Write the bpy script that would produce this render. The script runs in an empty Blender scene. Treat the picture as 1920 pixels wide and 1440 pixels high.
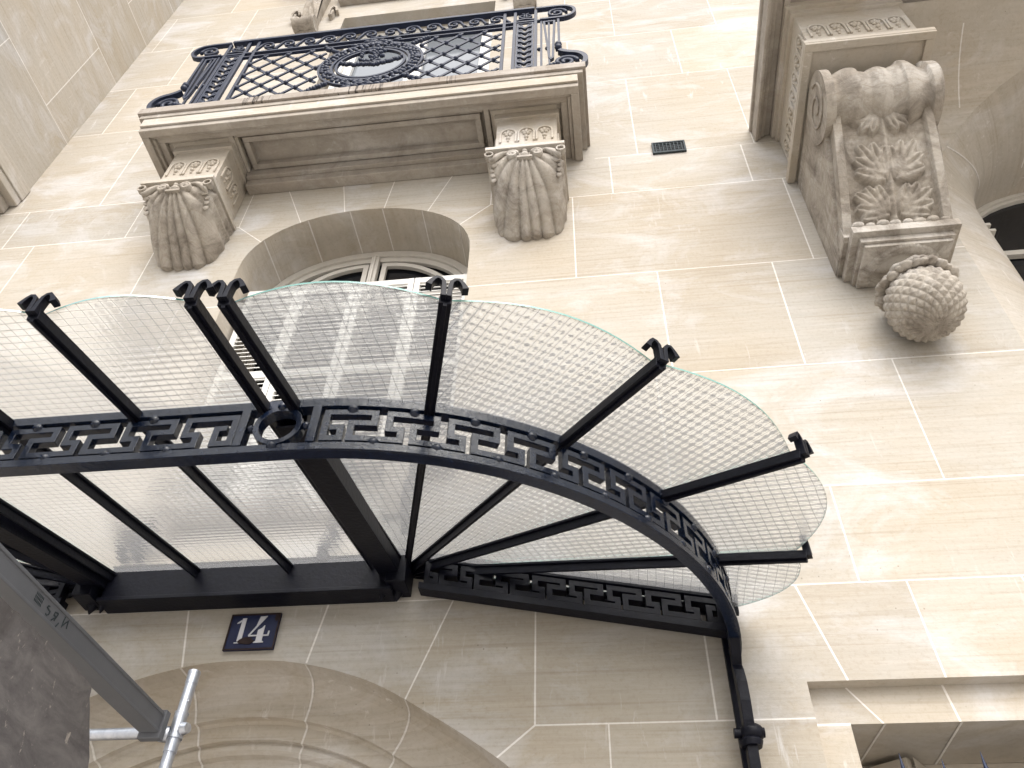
import bpy, bmesh, math, random
from mathutils import Vector, Matrix
from mathutils.noise import noise as _nz
noise3 = lambda p: _nz(Vector(p))
from mathutils.geometry import delaunay_2d_cdt
from math import sin, cos, pi, radians, sqrt, hypot
random.seed(7)
scene = bpy.context.scene
# ------------------------------------------------------------------ camera, sky, light, exposure
# survey units: a = across, b = depth (facade plane at b = 1), c = height above the eye; 1 unit = 3.5 m
S = 3.5
EYE = 1.6
def Q(a, b, c): return Vector((S*a, S*(b-1.0), EYE+S*c))
yaw, pitch, roll = radians(-8.32619316), radians(45.04710872), radians(2.00739968)
Fw = Vector((sin(yaw)*cos(pitch), cos(yaw)*cos(pitch), sin(pitch)))
R0 = Vector((cos(yaw), -sin(yaw), 0)); U0 = R0.cross(Fw)
Rv = cos(roll)*R0+sin(roll)*U0; Uv = -sin(roll)*R0+cos(roll)*U0
cam_d = bpy.data.cameras.new('camera'); cam = bpy.data.objects.new('camera', cam_d)
scene.collection.objects.link(cam); scene.camera = cam
m = Matrix((Rv, Uv, -Fw)).transposed().to_4x4(); m.translation = Q(0, 0, 0)
cam.matrix_world = m
cam_d.sensor_width = 36; cam_d.sensor_fit = 'HORIZONTAL'
cam_d.lens = 36*1547.19/1920; cam_d.clip_start = .05; cam_d.clip_end = 500
SUN_EL, SUN_AZ = radians(46), radians(166)       # azimuth clockwise from +Y (the sun is behind the viewer's left)
w = bpy.data.worlds.new('World'); scene.world = w; w.use_nodes = True
nt = w.node_tree; bg = nt.nodes['Background']
sky = nt.nodes.new('ShaderNodeTexSky'); sky.sky_type = 'NISHITA'; sky.sun_disc = False
sky.sun_elevation = SUN_EL; sky.sun_rotation = SUN_AZ; sky.air_density = 1.0; sky.dust_density = 5.0; sky.ozone_density = .6
hsv = nt.nodes.new('ShaderNodeHueSaturation'); hsv.inputs['Saturation'].default_value = .35
nt.links.new(sky.outputs[0], hsv.inputs['Color']); nt.links.new(hsv.outputs[0], bg.inputs[0]); bg.inputs[1].default_value = .15
sd = bpy.data.lights.new('sun', 'SUN'); sd.energy = .5; sd.angle = radians(85); sd.color = (1, .965, .92)
so = bpy.data.objects.new('sun', sd); scene.collection.objects.link(so)
sv = Vector((sin(SUN_AZ)*cos(SUN_EL), cos(SUN_AZ)*cos(SUN_EL), sin(SUN_EL)))
so.rotation_euler = sv.to_track_quat('Z', 'Y').to_euler(); so.location = (0, -6, 12)
scene.view_settings.view_transform = 'Standard'; scene.view_settings.look = 'None'
scene.view_settings.exposure = .97; scene.view_settings.gamma = 1
scene.cycles.max_bounces = 10; scene.cycles.transparent_max_bounces = 16; scene.cycles.transmission_bounces = 8
scene.cycles.caustics_refractive = False; scene.cycles.caustics_reflective = False

# ------------------------------------------------------------------ materials
def newmat(name):
    mt = bpy.data.materials.new(name); mt.use_nodes = True
    return mt, mt.node_tree, mt.node_tree.nodes['Principled BSDF']
def nd(t, k, **kw):
    n = t.nodes.new(k)
    for a, b in kw.items():
        if a in n.inputs: n.inputs[a].default_value = b
        else: setattr(n, a, b)
    return n
def mixc(t, fac, a, b, mode='MIX'):
    n = t.nodes.new('ShaderNodeMix'); n.data_type = 'RGBA'; n.blend_type = mode
    for sck, v in ((n.inputs[0], fac), (n.inputs[6], a), (n.inputs[7], b)):
        if hasattr(v, 'type') and hasattr(v, 'is_linked'): t.links.new(v, sck)
        else: sck.default_value = v if not isinstance(v, tuple) else (*v, 1)
    return n.outputs[2]
def noise(t, scale, stretch=(1, 1, 1), detail=6, rough=.6, dist=0, loc=(0, 0, 0)):
    tc = t.nodes.new('ShaderNodeTexCoord'); mp = t.nodes.new('ShaderNodeMapping')
    mp.inputs['Scale'].default_value = stretch; mp.inputs['Location'].default_value = loc
    n = nd(t, 'ShaderNodeTexNoise', Scale=scale, Detail=detail, Roughness=rough, Distortion=dist)
    t.links.new(tc.outputs['Object'], mp.inputs[0]); t.links.new(mp.outputs[0], n.inputs['Vector'])
    return n.outputs[0]
def ramp(t, src, a, b, ca=(0, 0, 0), cb=(1, 1, 1)):
    n = t.nodes.new('ShaderNodeValToRGB'); e = n.color_ramp.elements
    e[0].position = a; e[1].position = b; e[0].color = (*ca, 1); e[1].color = (*cb, 1)
    t.links.new(src, n.inputs[0]); return n.outputs[0]
def stone(name, base, warm, pale, blocks=False, grit=.25, dirt=None):
    mt, t, p = newmat(name)
    c1 = mixc(t, ramp(t, noise(t, 1.1, (1, 1, 1.6), 5, .6, .6), .38, .64), base, warm)
    c2 = mixc(t, ramp(t, noise(t, 1.6, (.8, 1, 1.5), 8, .68, .9, (3, 1, 7)), .50, .66), c1, pale)
    gr = ramp(t, noise(t, 3.0, (.7, .7, 16), 6, .65, .3), .3, .75, (.88, .87, .85), (1.06, 1.05, 1.05))
    c3 = mixc(t, 1.0, c2, gr, 'MULTIPLY')
    sp = ramp(t, noise(t, 42, (1, 1, 1), 4, .7), .28, .5, (.82, .79, .75), (1, 1, 1))
    c4 = mixc(t, .6, c3, sp, 'MULTIPLY')
    # soft horizontal bedding lines, scrubbed vertical wipes, small pits
    bd_ = ramp(t, noise(t, 2.2, (.35, .35, 26), 3, .55, .15, (1, 2, 3)), .56, .70, (1, 1, 1), (.87, .85, .82)); c4 = mixc(t, .8, c4, bd_, 'MULTIPLY')
    wp_ = ramp(t, noise(t, 5.5, (3.2, 3.2, .55), 5, .7, .5, (7, 3, 2)), .60, .72); wm = ramp(t, noise(t, .9, (1, 1, 1), 3, .6, 0, (2, 8, 1)), .50, .60)
    mm = nd(t, 'ShaderNodeMath', operation='MULTIPLY'); t.links.new(wp_, mm.inputs[0]); t.links.new(wm, mm.inputs[1])
    m2 = nd(t, 'ShaderNodeMath', operation='MULTIPLY'); m2.inputs[1].default_value = .85; t.links.new(mm.outputs[0], m2.inputs[0])
    c4 = mixc(t, m2.outputs[0], c4, tuple(min(1, k*1.12) for k in pale))
    vo = nd(t, 'ShaderNodeTexVoronoi', Scale=16.0); tc_ = t.nodes.new('ShaderNodeTexCoord'); t.links.new(tc_.outputs['Object'], vo.inputs['Vector'])
    pm = ramp(t, vo.outputs['Distance'], .035, .075, (1, 1, 1), (0, 0, 0)); pn_ = ramp(t, noise(t, 1.7, (1, 1, 1), 4, .6, 0, (5, 5, 5)), .56, .62)
    m3 = nd(t, 'ShaderNodeMath', operation='MULTIPLY'); t.links.new(pm, m3.inputs[0]); t.links.new(pn_, m3.inputs[1]); c4 = mixc(t, m3.outputs[0], c4, tuple(k*.55 for k in warm))
    yl = ramp(t, noise(t, .55, (1, 1, .8), 4, .6, .4, (11, 2, 6)), .50, .72); m4 = nd(t, 'ShaderNodeMath', operation='MULTIPLY'); m4.inputs[1].default_value = .22; t.links.new(yl, m4.inputs[0])
    c4 = mixc(t, m4.outputs[0], c4, (base[0]*.97, base[1]*.90, base[2]*.74))
    if dirt:
        c4 = mixc(t, ramp(t, noise(t, 5, (1, 1, .55), 9, .72, .8, (9, 2, 1)), .44, .70), c4, dirt)
    if blocks:
        at = t.nodes.new('ShaderNodeAttribute'); at.attribute_name = 'tone'
        c4 = mixc(t, 1.0, c4, at.outputs['Color'], 'MULTIPLY')
    t.links.new(c4, p.inputs['Base Color']); p.inputs['Roughness'].default_value = .88
    p.inputs['Specular IOR Level'].default_value = .25
    bp = nd(t, 'ShaderNodeBump', Strength=grit, Distance=.01)
    t.links.new(noise(t, 26, (1, 1, 1.6), 8, .7), bp.inputs['Height']); t.links.new(bp.outputs[0], p.inputs['Normal'])
    return mt
M_wall = stone('limestone_blocks', (.475, .444, .394), (.452, .405, .335), (.545, .53, .512), blocks=True)
M_joint = stone('lime_mortar', (.74, .725, .70), (.70, .68, .65), (.79, .78, .76), grit=.12)
M_slab = stone('weathered_limestone', (.42, .388, .345), (.385, .345, .30), (.48, .455, .425), dirt=(.29, .26, .225))
M_carve = stone('carved_limestone', (.44, .405, .355), (.39, .35, .30), (.53, .505, .47), grit=.7, dirt=(.17, .145, .12))
M_trim = stone('pale_limestone_trim', (.50, .467, .415), (.475, .425, .355), (.58, .557, .53))
def streak(name):      # black rain streaks on the balcony edge
    mt = stone(name, (.36, .325, .29), (.32, .28, .24), (.44, .41, .38)); t = mt.node_tree; p = t.nodes['Principled BSDF']
    src = p.inputs['Base Color'].links[0].from_socket
    f = ramp(t, noise(t, 9, (5, 1, .25), 4, .7), .52, .60)
    g = ramp(t, noise(t, .9, (1, .1, .1), 3, .6, 0, (4, 0, 0)), .46, .56)
    mm = nd(t, 'ShaderNodeMath', operation='MULTIPLY'); t.links.new(f, mm.inputs[0]); t.links.new(g, mm.inputs[1])
    t.links.new(mixc(t, mm.outputs[0], src, (.07, .06, .055)), p.inputs['Base Color']); return mt
M_edge = streak('streaked_limestone_edge')
def iron(name, col, rough=.36, spec=.45):
    mt, t, p = newmat(name)
    c = mixc(t, ramp(t, noise(t, 30, (1, 1, 1), 5, .6), .35, .7), col, tuple(min(1, k*1.7+.001) for k in col))
    t.links.new(c, p.inputs['Base Color']); p.inputs['Roughness'].default_value = rough
    p.inputs['Specular IOR Level'].default_value = spec
    bp = nd(t, 'ShaderNodeBump', Strength=.35, Distance=.004)
    t.links.new(noise(t, 55, (1, 1, 1), 3, .5), bp.inputs['Height']); t.links.new(bp.outputs[0], p.inputs['Normal'])
    return mt
M_iron = iron('navy_black_ironwork', (.0020, .0024, .0060), .45, .18)
M_rail = iron('blue_black_railing_iron', (.0050, .010, .028), .42, .35)
M_fasc = iron('skylight_tinted_fascia_iron', (.0035, .0075, .020), .27, .42)  # same black iron; skylight on its front faces is put into the bluer base
M_alu = None
M_mark = iron('dark_marking', (.03, .04, .045), .8)
mt, t, p = newmat('galvanised_tube'); M_galv = mt
t.links.new(mixc(t, ramp(t, noise(t, 22, (1, 1, .4), 5, .6), .35, .7), (.50, .54, .62), (.74, .77, .84)), p.inputs['Base Color'])
p.inputs['Metallic'].default_value = .75; p.inputs['Roughness'].default_value = .36
def plain(name, col, rough=.5, spec=.4, var=.12):
    mt, t, p = newmat(name)
    t.links.new(mixc(t, ramp(t, noise(t, 12, (1, 1, 1), 6, .65), .3, .72), tuple(k*(1-var) for k in col), col), p.inputs['Base Color'])
    p.inputs['Roughness'].default_value = rough; p.inputs['Specular IOR Level'].default_value = spec; return mt
M_alu = plain('dull_grey_steel', (.155, .163, .182), .5, .4, .10)
M_white = plain('white_paint', (.74, .73, .70), .45)
M_putty = plain('putty_grey_paint', (.60, .57, .52), .5)
M_beige = plain('beige_shutter_paint', (.50, .45, .38), .55)
M_spear = plain('blue_grille_paint', (.015, .025, .06), .5)
M_enamel = plain('navy_enamel', (.012, .017, .055), .42, .15, .4)
M_rust = plain('brown_rust', (.028, .017, .016), .8, .2, .4)
M_digit = plain('pale_enamel', (.55, .55, .58), .3)
M_door = plain('dark_oak', (.05, .03, .02), .5)
mt, t, p = newmat('dark_window_glass'); M_dark = mt
p.inputs['Base Color'].default_value = (.012, .013, .016, 1); p.inputs['Roughness'].default_value = .06; p.inputs['Specular IOR Level'].default_value = .5
mt, t, p = newmat('sky_painted_window_glass'); M_skyg = mt
p.inputs['Base Color'].default_value = (.17, .19, .215, 1); p.inputs['Roughness'].default_value = .08; p.inputs['Specular IOR Level'].default_value = .5  # pale blue-grey base colour stands in for the sky reflected in the pane
mt, t, p = newmat('stained_plywood'); M_ply = mt
c = mixc(t, ramp(t, noise(t, 7, (1, .5, 1.4), 9, .72, .6), .38, .7), (.095, .088, .090), (.20, .188, .185))
c = mixc(t, ramp(t, noise(t, 34, (1, 1, .5), 4, .75, .5), .63, .70), c, (.34, .31, .28))
c = mixc(t, ramp(t, noise(t, 3, (1, 1, .5), 5, .6, .2, (4, 4, 4)), .55, .75), c, (.045, .038, .036))
t.links.new(c, p.inputs['Base Color']); p.inputs['Roughness'].default_value = .85
bp = nd(t, 'ShaderNodeBump', Strength=.5, Distance=.004); t.links.new(noise(t, 60, (1, 1, .3), 5, .7), bp.inputs['Height']); t.links.new(bp.outputs[0], p.inputs['Normal'])
M_ground = plain('asphalt_and_paving', (.56, .53, .485), .9, .2, .35)

def wired_glass():
    mt, t, p = newmat('wired_cast_glass'); t.nodes.remove(p)
    out = t.nodes['Material Output']
    uv = t.nodes.new('ShaderNodeUVMap'); uv.uv_map = 'UVMap'
    # a little unevenness in the wires and the figured surface
    nz = nd(t, 'ShaderNodeTexNoise', Scale=9.0, Detail=2.0); t.links.new(uv.outputs[0], nz.inputs['Vector'])
    off = nd(t, 'ShaderNodeVectorMath', operation='MULTIPLY_ADD'); off.inputs[1].default_value = (.010, .010, 0)
    t.links.new(nz.outputs['Color'], off.inputs[0]); t.links.new(uv.outputs[0], off.inputs[2])
    sx = t.nodes.new('ShaderNodeSeparateXYZ'); t.links.new(off.outputs[0], sx.inputs[0])
    def M(op, a, b=None, c=None):
        n = nd(t, 'ShaderNodeMath', operation=op)
        for i, v in enumerate((a, b, c)):
            if v is None: continue
            if isinstance(v, (int, float)): n.inputs[i].default_value = v
            else: t.links.new(v, n.inputs[i])
        return n.outputs[0]
    def wire(src, pitch, wd):     # 1 on the wire
        f = M('FRACT', M('DIVIDE', src, pitch)); d = M('ABSOLUTE', M('SUBTRACT', f, .5)); return M('LESS_THAN', d, wd/pitch/2)
    PU, PV = .038, .031
    wr = M('MAXIMUM', wire(sx.outputs[0], PU, .0017), wire(sx.outputs[1], PV, .0019))
    # figured surface: one shallow cushion per mesh cell, ripples across
    hu = M('SINE', M('MULTIPLY', sx.outputs[0], 2*pi/PU)); hv = M('SINE', M('MULTIPLY', sx.outputs[1], 2*pi/PV))
    h = M('ADD', M('MULTIPLY', hu, .28), M('MULTIPLY', hv, .60))
    n2 = nd(t, 'ShaderNodeTexNoise', Scale=70.0, Detail=3.0); t.links.new(uv.outputs[0], n2.inputs['Vector'])
    h = M('ADD', h, M('MULTIPLY', n2.outputs[0], 1.1))
    bp = nd(t, 'ShaderNodeBump', Strength=1.0, Distance=.0016); t.links.new(h, bp.inputs['Height'])
    refr = nd(t, 'ShaderNodeBsdfRefraction', Roughness=.10, IOR=1.18); refr.inputs['Color'].default_value = (.95, .965, .95, 1)
    t.links.new(bp.outputs[0], refr.inputs['Normal'])
    tr = t.nodes.new('ShaderNodeBsdfTransparent'); tr.inputs[0].default_value = (.945, .965, .945, 1)
    tl = t.nodes.new('ShaderNodeBsdfTranslucent'); tl.inputs[0].default_value = (.95, .96, .97, 1)
    gl = nd(t, 'ShaderNodeBsdfGlossy', Roughness=.12); t.links.new(bp.outputs[0], gl.inputs['Normal'])
    df = t.nodes.new('ShaderNodeBsdfDiffuse'); df.inputs[0].default_value = (.12, .125, .13, 1)
    def MS(f, a, b):
        n = t.nodes.new('ShaderNodeMixShader')
        if isinstance(f, float): n.inputs[0].default_value = f
        else: t.links.new(f, n.inputs[0])
        t.links.new(a, n.inputs[1]); t.links.new(b, n.inputs[2]); return n.outputs[0]
    a = MS(.35, refr.outputs[0], tr.outputs[0]); a = MS(.19, a, tl.outputs[0])
    lw = nd(t, 'ShaderNodeFresnel', IOR=1.45); a = MS(M('MULTIPLY', lw.outputs[0], .22), a, gl.outputs[0])
    a = MS(M('MULTIPLY', wr, .52), a, df.outputs[0])
    t.links.new(a, out.inputs['Surface']); return mt
M_glass = wired_glass()
mt, t, p = newmat('glass_top_face'); M_gtop = mt; t.nodes.remove(p)
tr = t.nodes.new('ShaderNodeBsdfTransparent'); gl = nd(t, 'ShaderNodeBsdfGlossy', Roughness=.08); fx = nd(t, 'ShaderNodeFresnel', IOR=1.15); mx = t.nodes.new('ShaderNodeMixShader')
t.links.new(fx.outputs[0], mx.inputs[0]); t.links.new(tr.outputs[0], mx.inputs[1]); t.links.new(gl.outputs[0], mx.inputs[2]); t.links.new(mx.outputs[0], t.nodes['Material Output'].inputs[0])
mt, t, p = newmat('green_glass_edge'); M_gedge = mt
p.inputs['Base Color'].default_value = (.16, .40, .36, 1); p.inputs['Roughness'].default_value = .25; p.inputs['Transmission Weight'].default_value = .35

# ------------------------------------------------------------------ mesh helpers (survey units)
class MB:
    def __init__(s): s.v = []; s.f = []; s.m = []; s.sm = []; s.uv = {}; s.tone = {}
    def add(s, vs, fs, mi=0, smooth=False):
        o = len(s.v); s.v += [tuple(p) for p in vs]
        for f in fs: s.f.append(tuple(o+i for i in f)); s.m.append(mi); s.sm.append(smooth)
    def box(s, x0, x1, y0, y1, z0, z1, mi=0):
        vs = [(x, y, z) for x in (x0, x1) for y in (y0, y1) for z in (z0, z1)]
        s.add(vs, [(0, 1, 3, 2), (4, 6, 7, 5), (0, 4, 5, 1), (2, 3, 7, 6), (0, 2, 6, 4), (1, 5, 7, 3)], mi)
    def hexa(s, a, b, mi=0):      # two quads a (4 pts) and b (4 pts) joined
        s.add(list(a)+list(b), [(3, 2, 1, 0), (4, 5, 6, 7)]+[(i, (i+1) % 4, 4+(i+1) % 4, 4+i) for i in range(4)], mi)
    def bar(s, p0, p1, w, h, up=(0, 0, 1), mi=0, drop=0):   # rectangular bar; w sideways, h along up, top dropped by drop
        p0, p1, up = Vector(p0), Vector(p1), Vector(up); d = (p1-p0).normalized()
        sd = d.cross(up).normalized(); u = sd.cross(d).normalized()
        q = []
        for pp in (p0, p1): q.append([pp+sd*a*w/2+u*(b-drop) for a, b in ((-1, 0), (1, 0), (1, -h), (-1, -h))])
        s.hexa(q[0], q[1], mi)
    def grid(s, fn, nu, nv, mi=0, smooth=True, flip=False):
        vs = [fn(i/nu, j/nv) for j in range(nv+1) for i in range(nu+1)]
        fs = []
        for j in range(nv):
            for i in range(nu):
                a = j*(nu+1)+i; f = (a, a+1, a+nu+2, a+nu+1); fs.append(f[::-1] if flip else f)
        s.add(vs, fs, mi, smooth)
    def tube(s, path, r, n=10, mi=0, cap=True):
        path = [Vector(p) for p in path]; rs = r if isinstance(r, (list, tuple)) else [r]*len(path)
        vs = []; nrm = None
        for i, p in enumerate(path):
            d = (path[min(i+1, len(path)-1)]-path[max(i-1, 0)]).normalized()
            if nrm is None: nrm = d.orthogonal().normalized()
            nrm = (nrm-d*nrm.dot(d)).normalized(); b = d.cross(nrm)
            vs += [p+(nrm*cos(2*pi*k/n)+b*sin(2*pi*k/n))*rs[i] for k in range(n)]
        fs = [(i*n+k, i*n+(k+1) % n, (i+1)*n+(k+1) % n, (i+1)*n+k) for i in range(len(path)-1) for k in range(n)]
        s.add(vs, fs, mi, True)
        if cap: s.add(vs[:n], [tuple(range(n))[::-1]], mi); s.add(vs[-n:], [tuple(range(n))], mi)
    def ball(s, c, r, n=10, mi=0, sq=(1, 1, 1)):
        c = Vector(c)
        s.grid(lambda u, v: (c.x+r*sq[0]*sin(pi*v)*cos(2*pi*u), c.y+r*sq[1]*sin(pi*v)*sin(2*pi*u), c.z+r*sq[2]*cos(pi*v)), n, max(4, n//2), mi)
    def strip(s, pts, w, n0, n1, fm, closed=False, mi=0, sub=None, smooth=False):
        # a flat bar following a 2-D path with mitred corners; fm(a, b, n) maps path plane + normal to space
        P = [Vector(p).to_2d() for p in pts]
        if sub:
            R = []
            L = len(P) if closed else len(P)-1
            for i in range(L):
                a, b = P[i], P[(i+1) % len(P)]; k = max(1, int((b-a).length/sub+.5))
                R += [a+(b-a)*j/k for j in range(k)]
            if not closed: R.append(P[-1])
            P = R
        n = len(P); ws = w if isinstance(w, (list, tuple)) else [w]*n
        L, Rr = [], []
        for i in range(n):
            a = P[i-1] if (i > 0 or closed) else None; b = P[(i+1) % n] if (i < n-1 or closed) else None
            d1 = (P[i]-a).normalized() if a is not None else None; d2 = (b-P[i]).normalized() if b is not None else None
            if d1 is None: d1 = d2
            if d2 is None: d2 = d1
            n1_ = Vector((-d1.y, d1.x)); n2_ = Vector((-d2.y, d2.x)); mm = n1_+n2_
            if mm.length < 1e-6: mm = n1_
            mm.normalize(); k = ws[min(i, len(ws)-1)]/2/max(.35, mm.dot(n1_))
            L.append(P[i]+mm*k); Rr.append(P[i]-mm*k)
        vs = []
        for i in range(n): vs += [fm(*L[i], n0), fm(*Rr[i], n0), fm(*Rr[i], n1), fm(*L[i], n1)]
        fs = []
        for i in range(n if closed else n-1):
            a = 4*i; b = 4*((i+1) % n)
            fs += [(a+k, a+(k+1) % 4, b+(k+1) % 4, b+k) for k in range(4)]
        if not closed: fs += [(3, 2, 1, 0), tuple(4*(n-1)+k for k in range(4))]
        s.add(vs, fs, mi, smooth)
    def plate(s, poly, n0, n1, fm, mi=0):      # extruded polygon
        n = len(poly); vs = [fm(*p, n0) for p in poly]+[fm(*p, n1) for p in poly]
        s.add(vs, [tuple(range(n))[::-1], tuple(range(n, 2*n))]+[(i, (i+1) % n, n+(i+1) % n, n+i) for i in range(n)], mi)
    def build(s, name, mats, parent=None, bevel=0, solid=0, recalc=True):
        root = parent
        org = Vector((0, 0, 0))
        if parent is not None:
            while root.parent: root = root.parent
            org = root.location.copy()
        else:
            xs = [Q(*p) for p in s.v]
            org = Vector(((min(p.x for p in xs)+max(p.x for p in xs))/2, (min(p.y for p in xs)+max(p.y for p in xs))/2, min(p.z for p in xs)))
        me = bpy.data.meshes.new(name)
        me.from_pydata([Q(*p)-org for p in s.v], [], s.f)
        for mt in (mats if isinstance(mats, (list, tuple)) else [mats]): me.materials.append(mt)
        me.polygons.foreach_set('material_index', s.m); me.polygons.foreach_set('use_smooth', s.sm)
        if s.uv:
            ul = me.uv_layers.new(name='UVMap')
            for pl in me.polygons:
                for li in pl.loop_indices: ul.data[li].uv = s.uv.get(me.loops[li].vertex_index, (0, 0))
        if s.tone:
            ca = me.color_attributes.new('tone', 'FLOAT_COLOR', 'CORNER')
            for pl in me.polygons:
                for li in pl.loop_indices: ca.data[li].color = s.tone.get(pl.index, (1, 1, 1, 1))
        if recalc:
            bm = bmesh.new(); bm.from_mesh(me); bmesh.ops.recalc_face_normals(bm, faces=bm.faces); bm.to_mesh(me); bm.free()
        me.update()
        o = bpy.data.objects.new(name, me); scene.collection.objects.link(o)
        if parent is None: o.location = org
        else: o.parent = parent
        if solid:
            md = o.modifiers.new('Solidify', 'SOLIDIFY'); md.thickness = solid*S; md.offset = 0
        if bevel:
            md = o.modifiers.new('Bevel', 'BEVEL'); md.width = bevel; md.segments = 2; md.limit_method = 'ANGLE'; md.angle_limit = radians(40)
        return o
def thing(name, label, cat, at, group=None):
    o = bpy.data.objects.new(name, None); scene.collection.objects.link(o); o.location = Q(*at)
    o.empty_display_size = .2; o['label'] = label; o['category'] = cat
    if group: o['group'] = group
    return o
def cm(v): return v/100/S
XZ = lambda yy: (lambda a, b, n: (a, yy+n, b))       # plane parallel to the facade

# ------------------------------------------------------------------ ground
g = MB(); g.add([(-60, -60, -EYE/S), (60, -60, -EYE/S), (60, 60, -EYE/S), (-60, 60, -EYE/S)], [(0, 1, 2, 3)])
go = g.build('ground', M_ground); go['kind'] = 'structure'; go['label'] = 'grey paved street in front of the stone facade'

# ------------------------------------------------------------------ facade
fac = thing('stone_building', 'cream limestone facade with white joints, arched windows and arched doorway behind the canopy', 'building', (-.5, 1, -EYE/S))
def arch(xc, a, zs, b, n=2.0, k=24, zb=None, x0=None):
    pts = [(xc-a*abs(cos(t))**(2/n)*(1 if cos(t) > 0 else -1), zs+b*abs(sin(t))**(2/n)) for t in [pi*i/k for i in range(k+1)]]
    if zb is not None: pts = [(xc-a, zb)]+pts+[(xc+a, zb)]
    return pts
W1 = dict(xc=-.4995, a=.2535, zs=1.425, b=.188, n=2.15)
win1 = arch(**W1, zb=.865)
DU = [(0, 0), (.05, .002), (.10, .0105), (.15, .024), (.20, .044), (.26, .0775), (.3165, .112), (.373, .152), (.41, .195), (.432, .25), (.44, .32)]
def door_curve():
    L = [(-.5-u, .5165-s_) for u, s_ in DU[::-1]]+[(-.5+u, .5165-s_) for u, s_ in DU[1:]]
    # smooth with Catmull-Rom
    P = [Vector(p) for p in L]; out = []
    for i in range(len(P)-1):
        p0 = P[max(i-1, 0)]; p1 = P[i]; p2 = P[i+1]; p3 = P[min(i+2, len(P)-1)]
        for j in range(4):
            t_ = j/4; out.append(.5*((2*p1)+(p2-p0)*t_+(2*p0-5*p1+4*p2-p3)*t_*t_+(-p0+3*p1-3*p2+p3)*t_**3))
    out.append(P[-1]); return [(p.x, p.y) for p in out]
ZG = -EYE/S
doorc = door_curve(); door_open = [(doorc[0][0], ZG)]+doorc+[(doorc[-1][0], ZG)]
RW = dict(xc=1.25, a=.55, zs=1.38, b=.362, n=2.6)
rwo = arch(**RW, zb=.93)
lro = [(.2288, -.2), (.2288, .4636), (1.30, .4636), (1.30, -.2)]
w2o = [(-.755, 2.03), (-.755, 2.803), (-.245, 2.803), (-.245, 2.03)]
def inpoly(x, y, P):
    c_ = False; n = len(P)
    for i in range(n):
        x1, y1 = P[i]; x2, y2 = P[i-1]
        if (y1 > y) != (y2 > y) and x < (x2-x1)*(y-y1)/(y2-y1)+x1: c_ = not c_
    return c_
def panel(mb, outer, holes, joints, fm, jw=.0026, extra=()):
    V, E_ = [], []
    def loop(P, closed=True):
        o = len(V); V.extend(Vector(p) for p in P); n = len(P)
        for i in range(n if closed else n-1): E_.append((o+i, o+(i+1) % n))
    loop(outer)
    for h in holes: loop(h)
    quads = []
    for a, b in joints:
        a, b = Vector(a), Vector(b); d = (b-a).normalized(); n = Vector((-d.y, d.x))*jw/2*random.uniform(.7, 1.15)
        q = [a+n, b+n, b-n, a-n]; quads.append([tuple(p) for p in q]); loop(q)
    for a, b in extra: loop([a, b], False)
    v, e, f, ov, oe, of = delaunay_2d_cdt(V, E_, [], 0, 1e-6)
    con = {tuple(sorted(e[i])) for i in range(len(e)) if oe[i]}
    par = list(range(len(f)))
    def find(i):
        while par[i] != i: par[i] = par[par[i]]; i = par[i]
        return i
    em = {}
    for i, t_ in enumerate(f):
        for k in range(len(t_)):
            ed = tuple(sorted((t_[k], t_[(k+1) % len(t_)])))
            if ed in con: continue
            if ed in em: par[find(i)] = find(em[ed])
            else: em[ed] = i
    tones = {}; keep = {}
    base = len(mb.v); mb.v += [fm(*p) for p in v]
    for i, t_ in enumerate(f):
        cx = sum(v[k].x for k in t_)/len(t_); cy = sum(v[k].y for k in t_)/len(t_)
        if not inpoly(cx, cy, outer) or any(inpoly(cx, cy, h) for h in holes): continue
        isj = any(inpoly(cx, cy, q) for q in quads)
        r = find(i)
        if r not in tones:
            k = random.uniform(.93, 1.05); h = random.uniform(-.018, .014); tones[r] = (k+h, k, k-h*1.4, 1)
        mb.f.append(tuple(base+k for k in t_)); mb.m.append(1 if isj else 0); mb.sm.append(False)
        mb.tone[len(mb.f)-1] = (1, 1, 1, 1) if isj else tones[r]
H_ = lambda z, *seg: [((a, z), (b, z)) for a, b in seg]
V_ = lambda z0, z1, *xs: [((x, z0), (x, z1)) for x in xs]
XL, XR, ZT = -3.6, 3.4, 4.6
J = []
J += H_(.4188, (-1.6, -.8966), (-.1034, .2288), (1.30, XR)) + H_(.597, (XL, XR)) + H_(.758, (XL, XR)) + H_(1.011, (XL, XR)) + H_(1.296, (XL, XR))
J += H_(1.5855, (XL, -.795), (-.2088, XR)) + H_(1.742, (XL, -.97), (.03, XR)) + H_(2.135, (XL, XR)) + H_(2.42, (XL, XR)) + H_(2.70, (XL, -.92), (-.08, XR))
J += H_(2.98, (XL, XR)) + H_(3.27, (XL, XR)) + H_(3.55, (XL, XR)) + H_(.22, (XL, -.95), (-.05, XR)) + H_(.02, (XL, -.95), (-.05, XR)) + H_(-.2, (XL, -.95), (-.05, XR))
J += V_(.22, .4188, -.014, -.986, -1.25) + V_(.02, .22, .11, -1.1) + V_(-.2, .02, -.014, -.986) + V_(.4188, .597, -.1034, .115, -.8966, -1.12, 1.45)
J += [((.2425, .597), (.2773, .4636)), ((.385, .597), (.3906, .4636)), ((.527, .597), (.558, .4636)), ((.68, .597), (.70, .4636)), ((-.1034, .4188), (-.158, .374)), ((-.8966, .4188), (-.8627, .385))]
J += [((-.6029, .597), (-.585, .51)), ((-.396, .597), (-.4106, .51)), ((-.2172, .597), (-.2755, .440)), ((-.783, .597), (-.7245, .440))]
J += V_(.597, .758, .326, -.09, -.50, -.93, .62, 1.0) + V_(.758, 1.011, .4863, .10, -.90, -1.3, .85)
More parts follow.
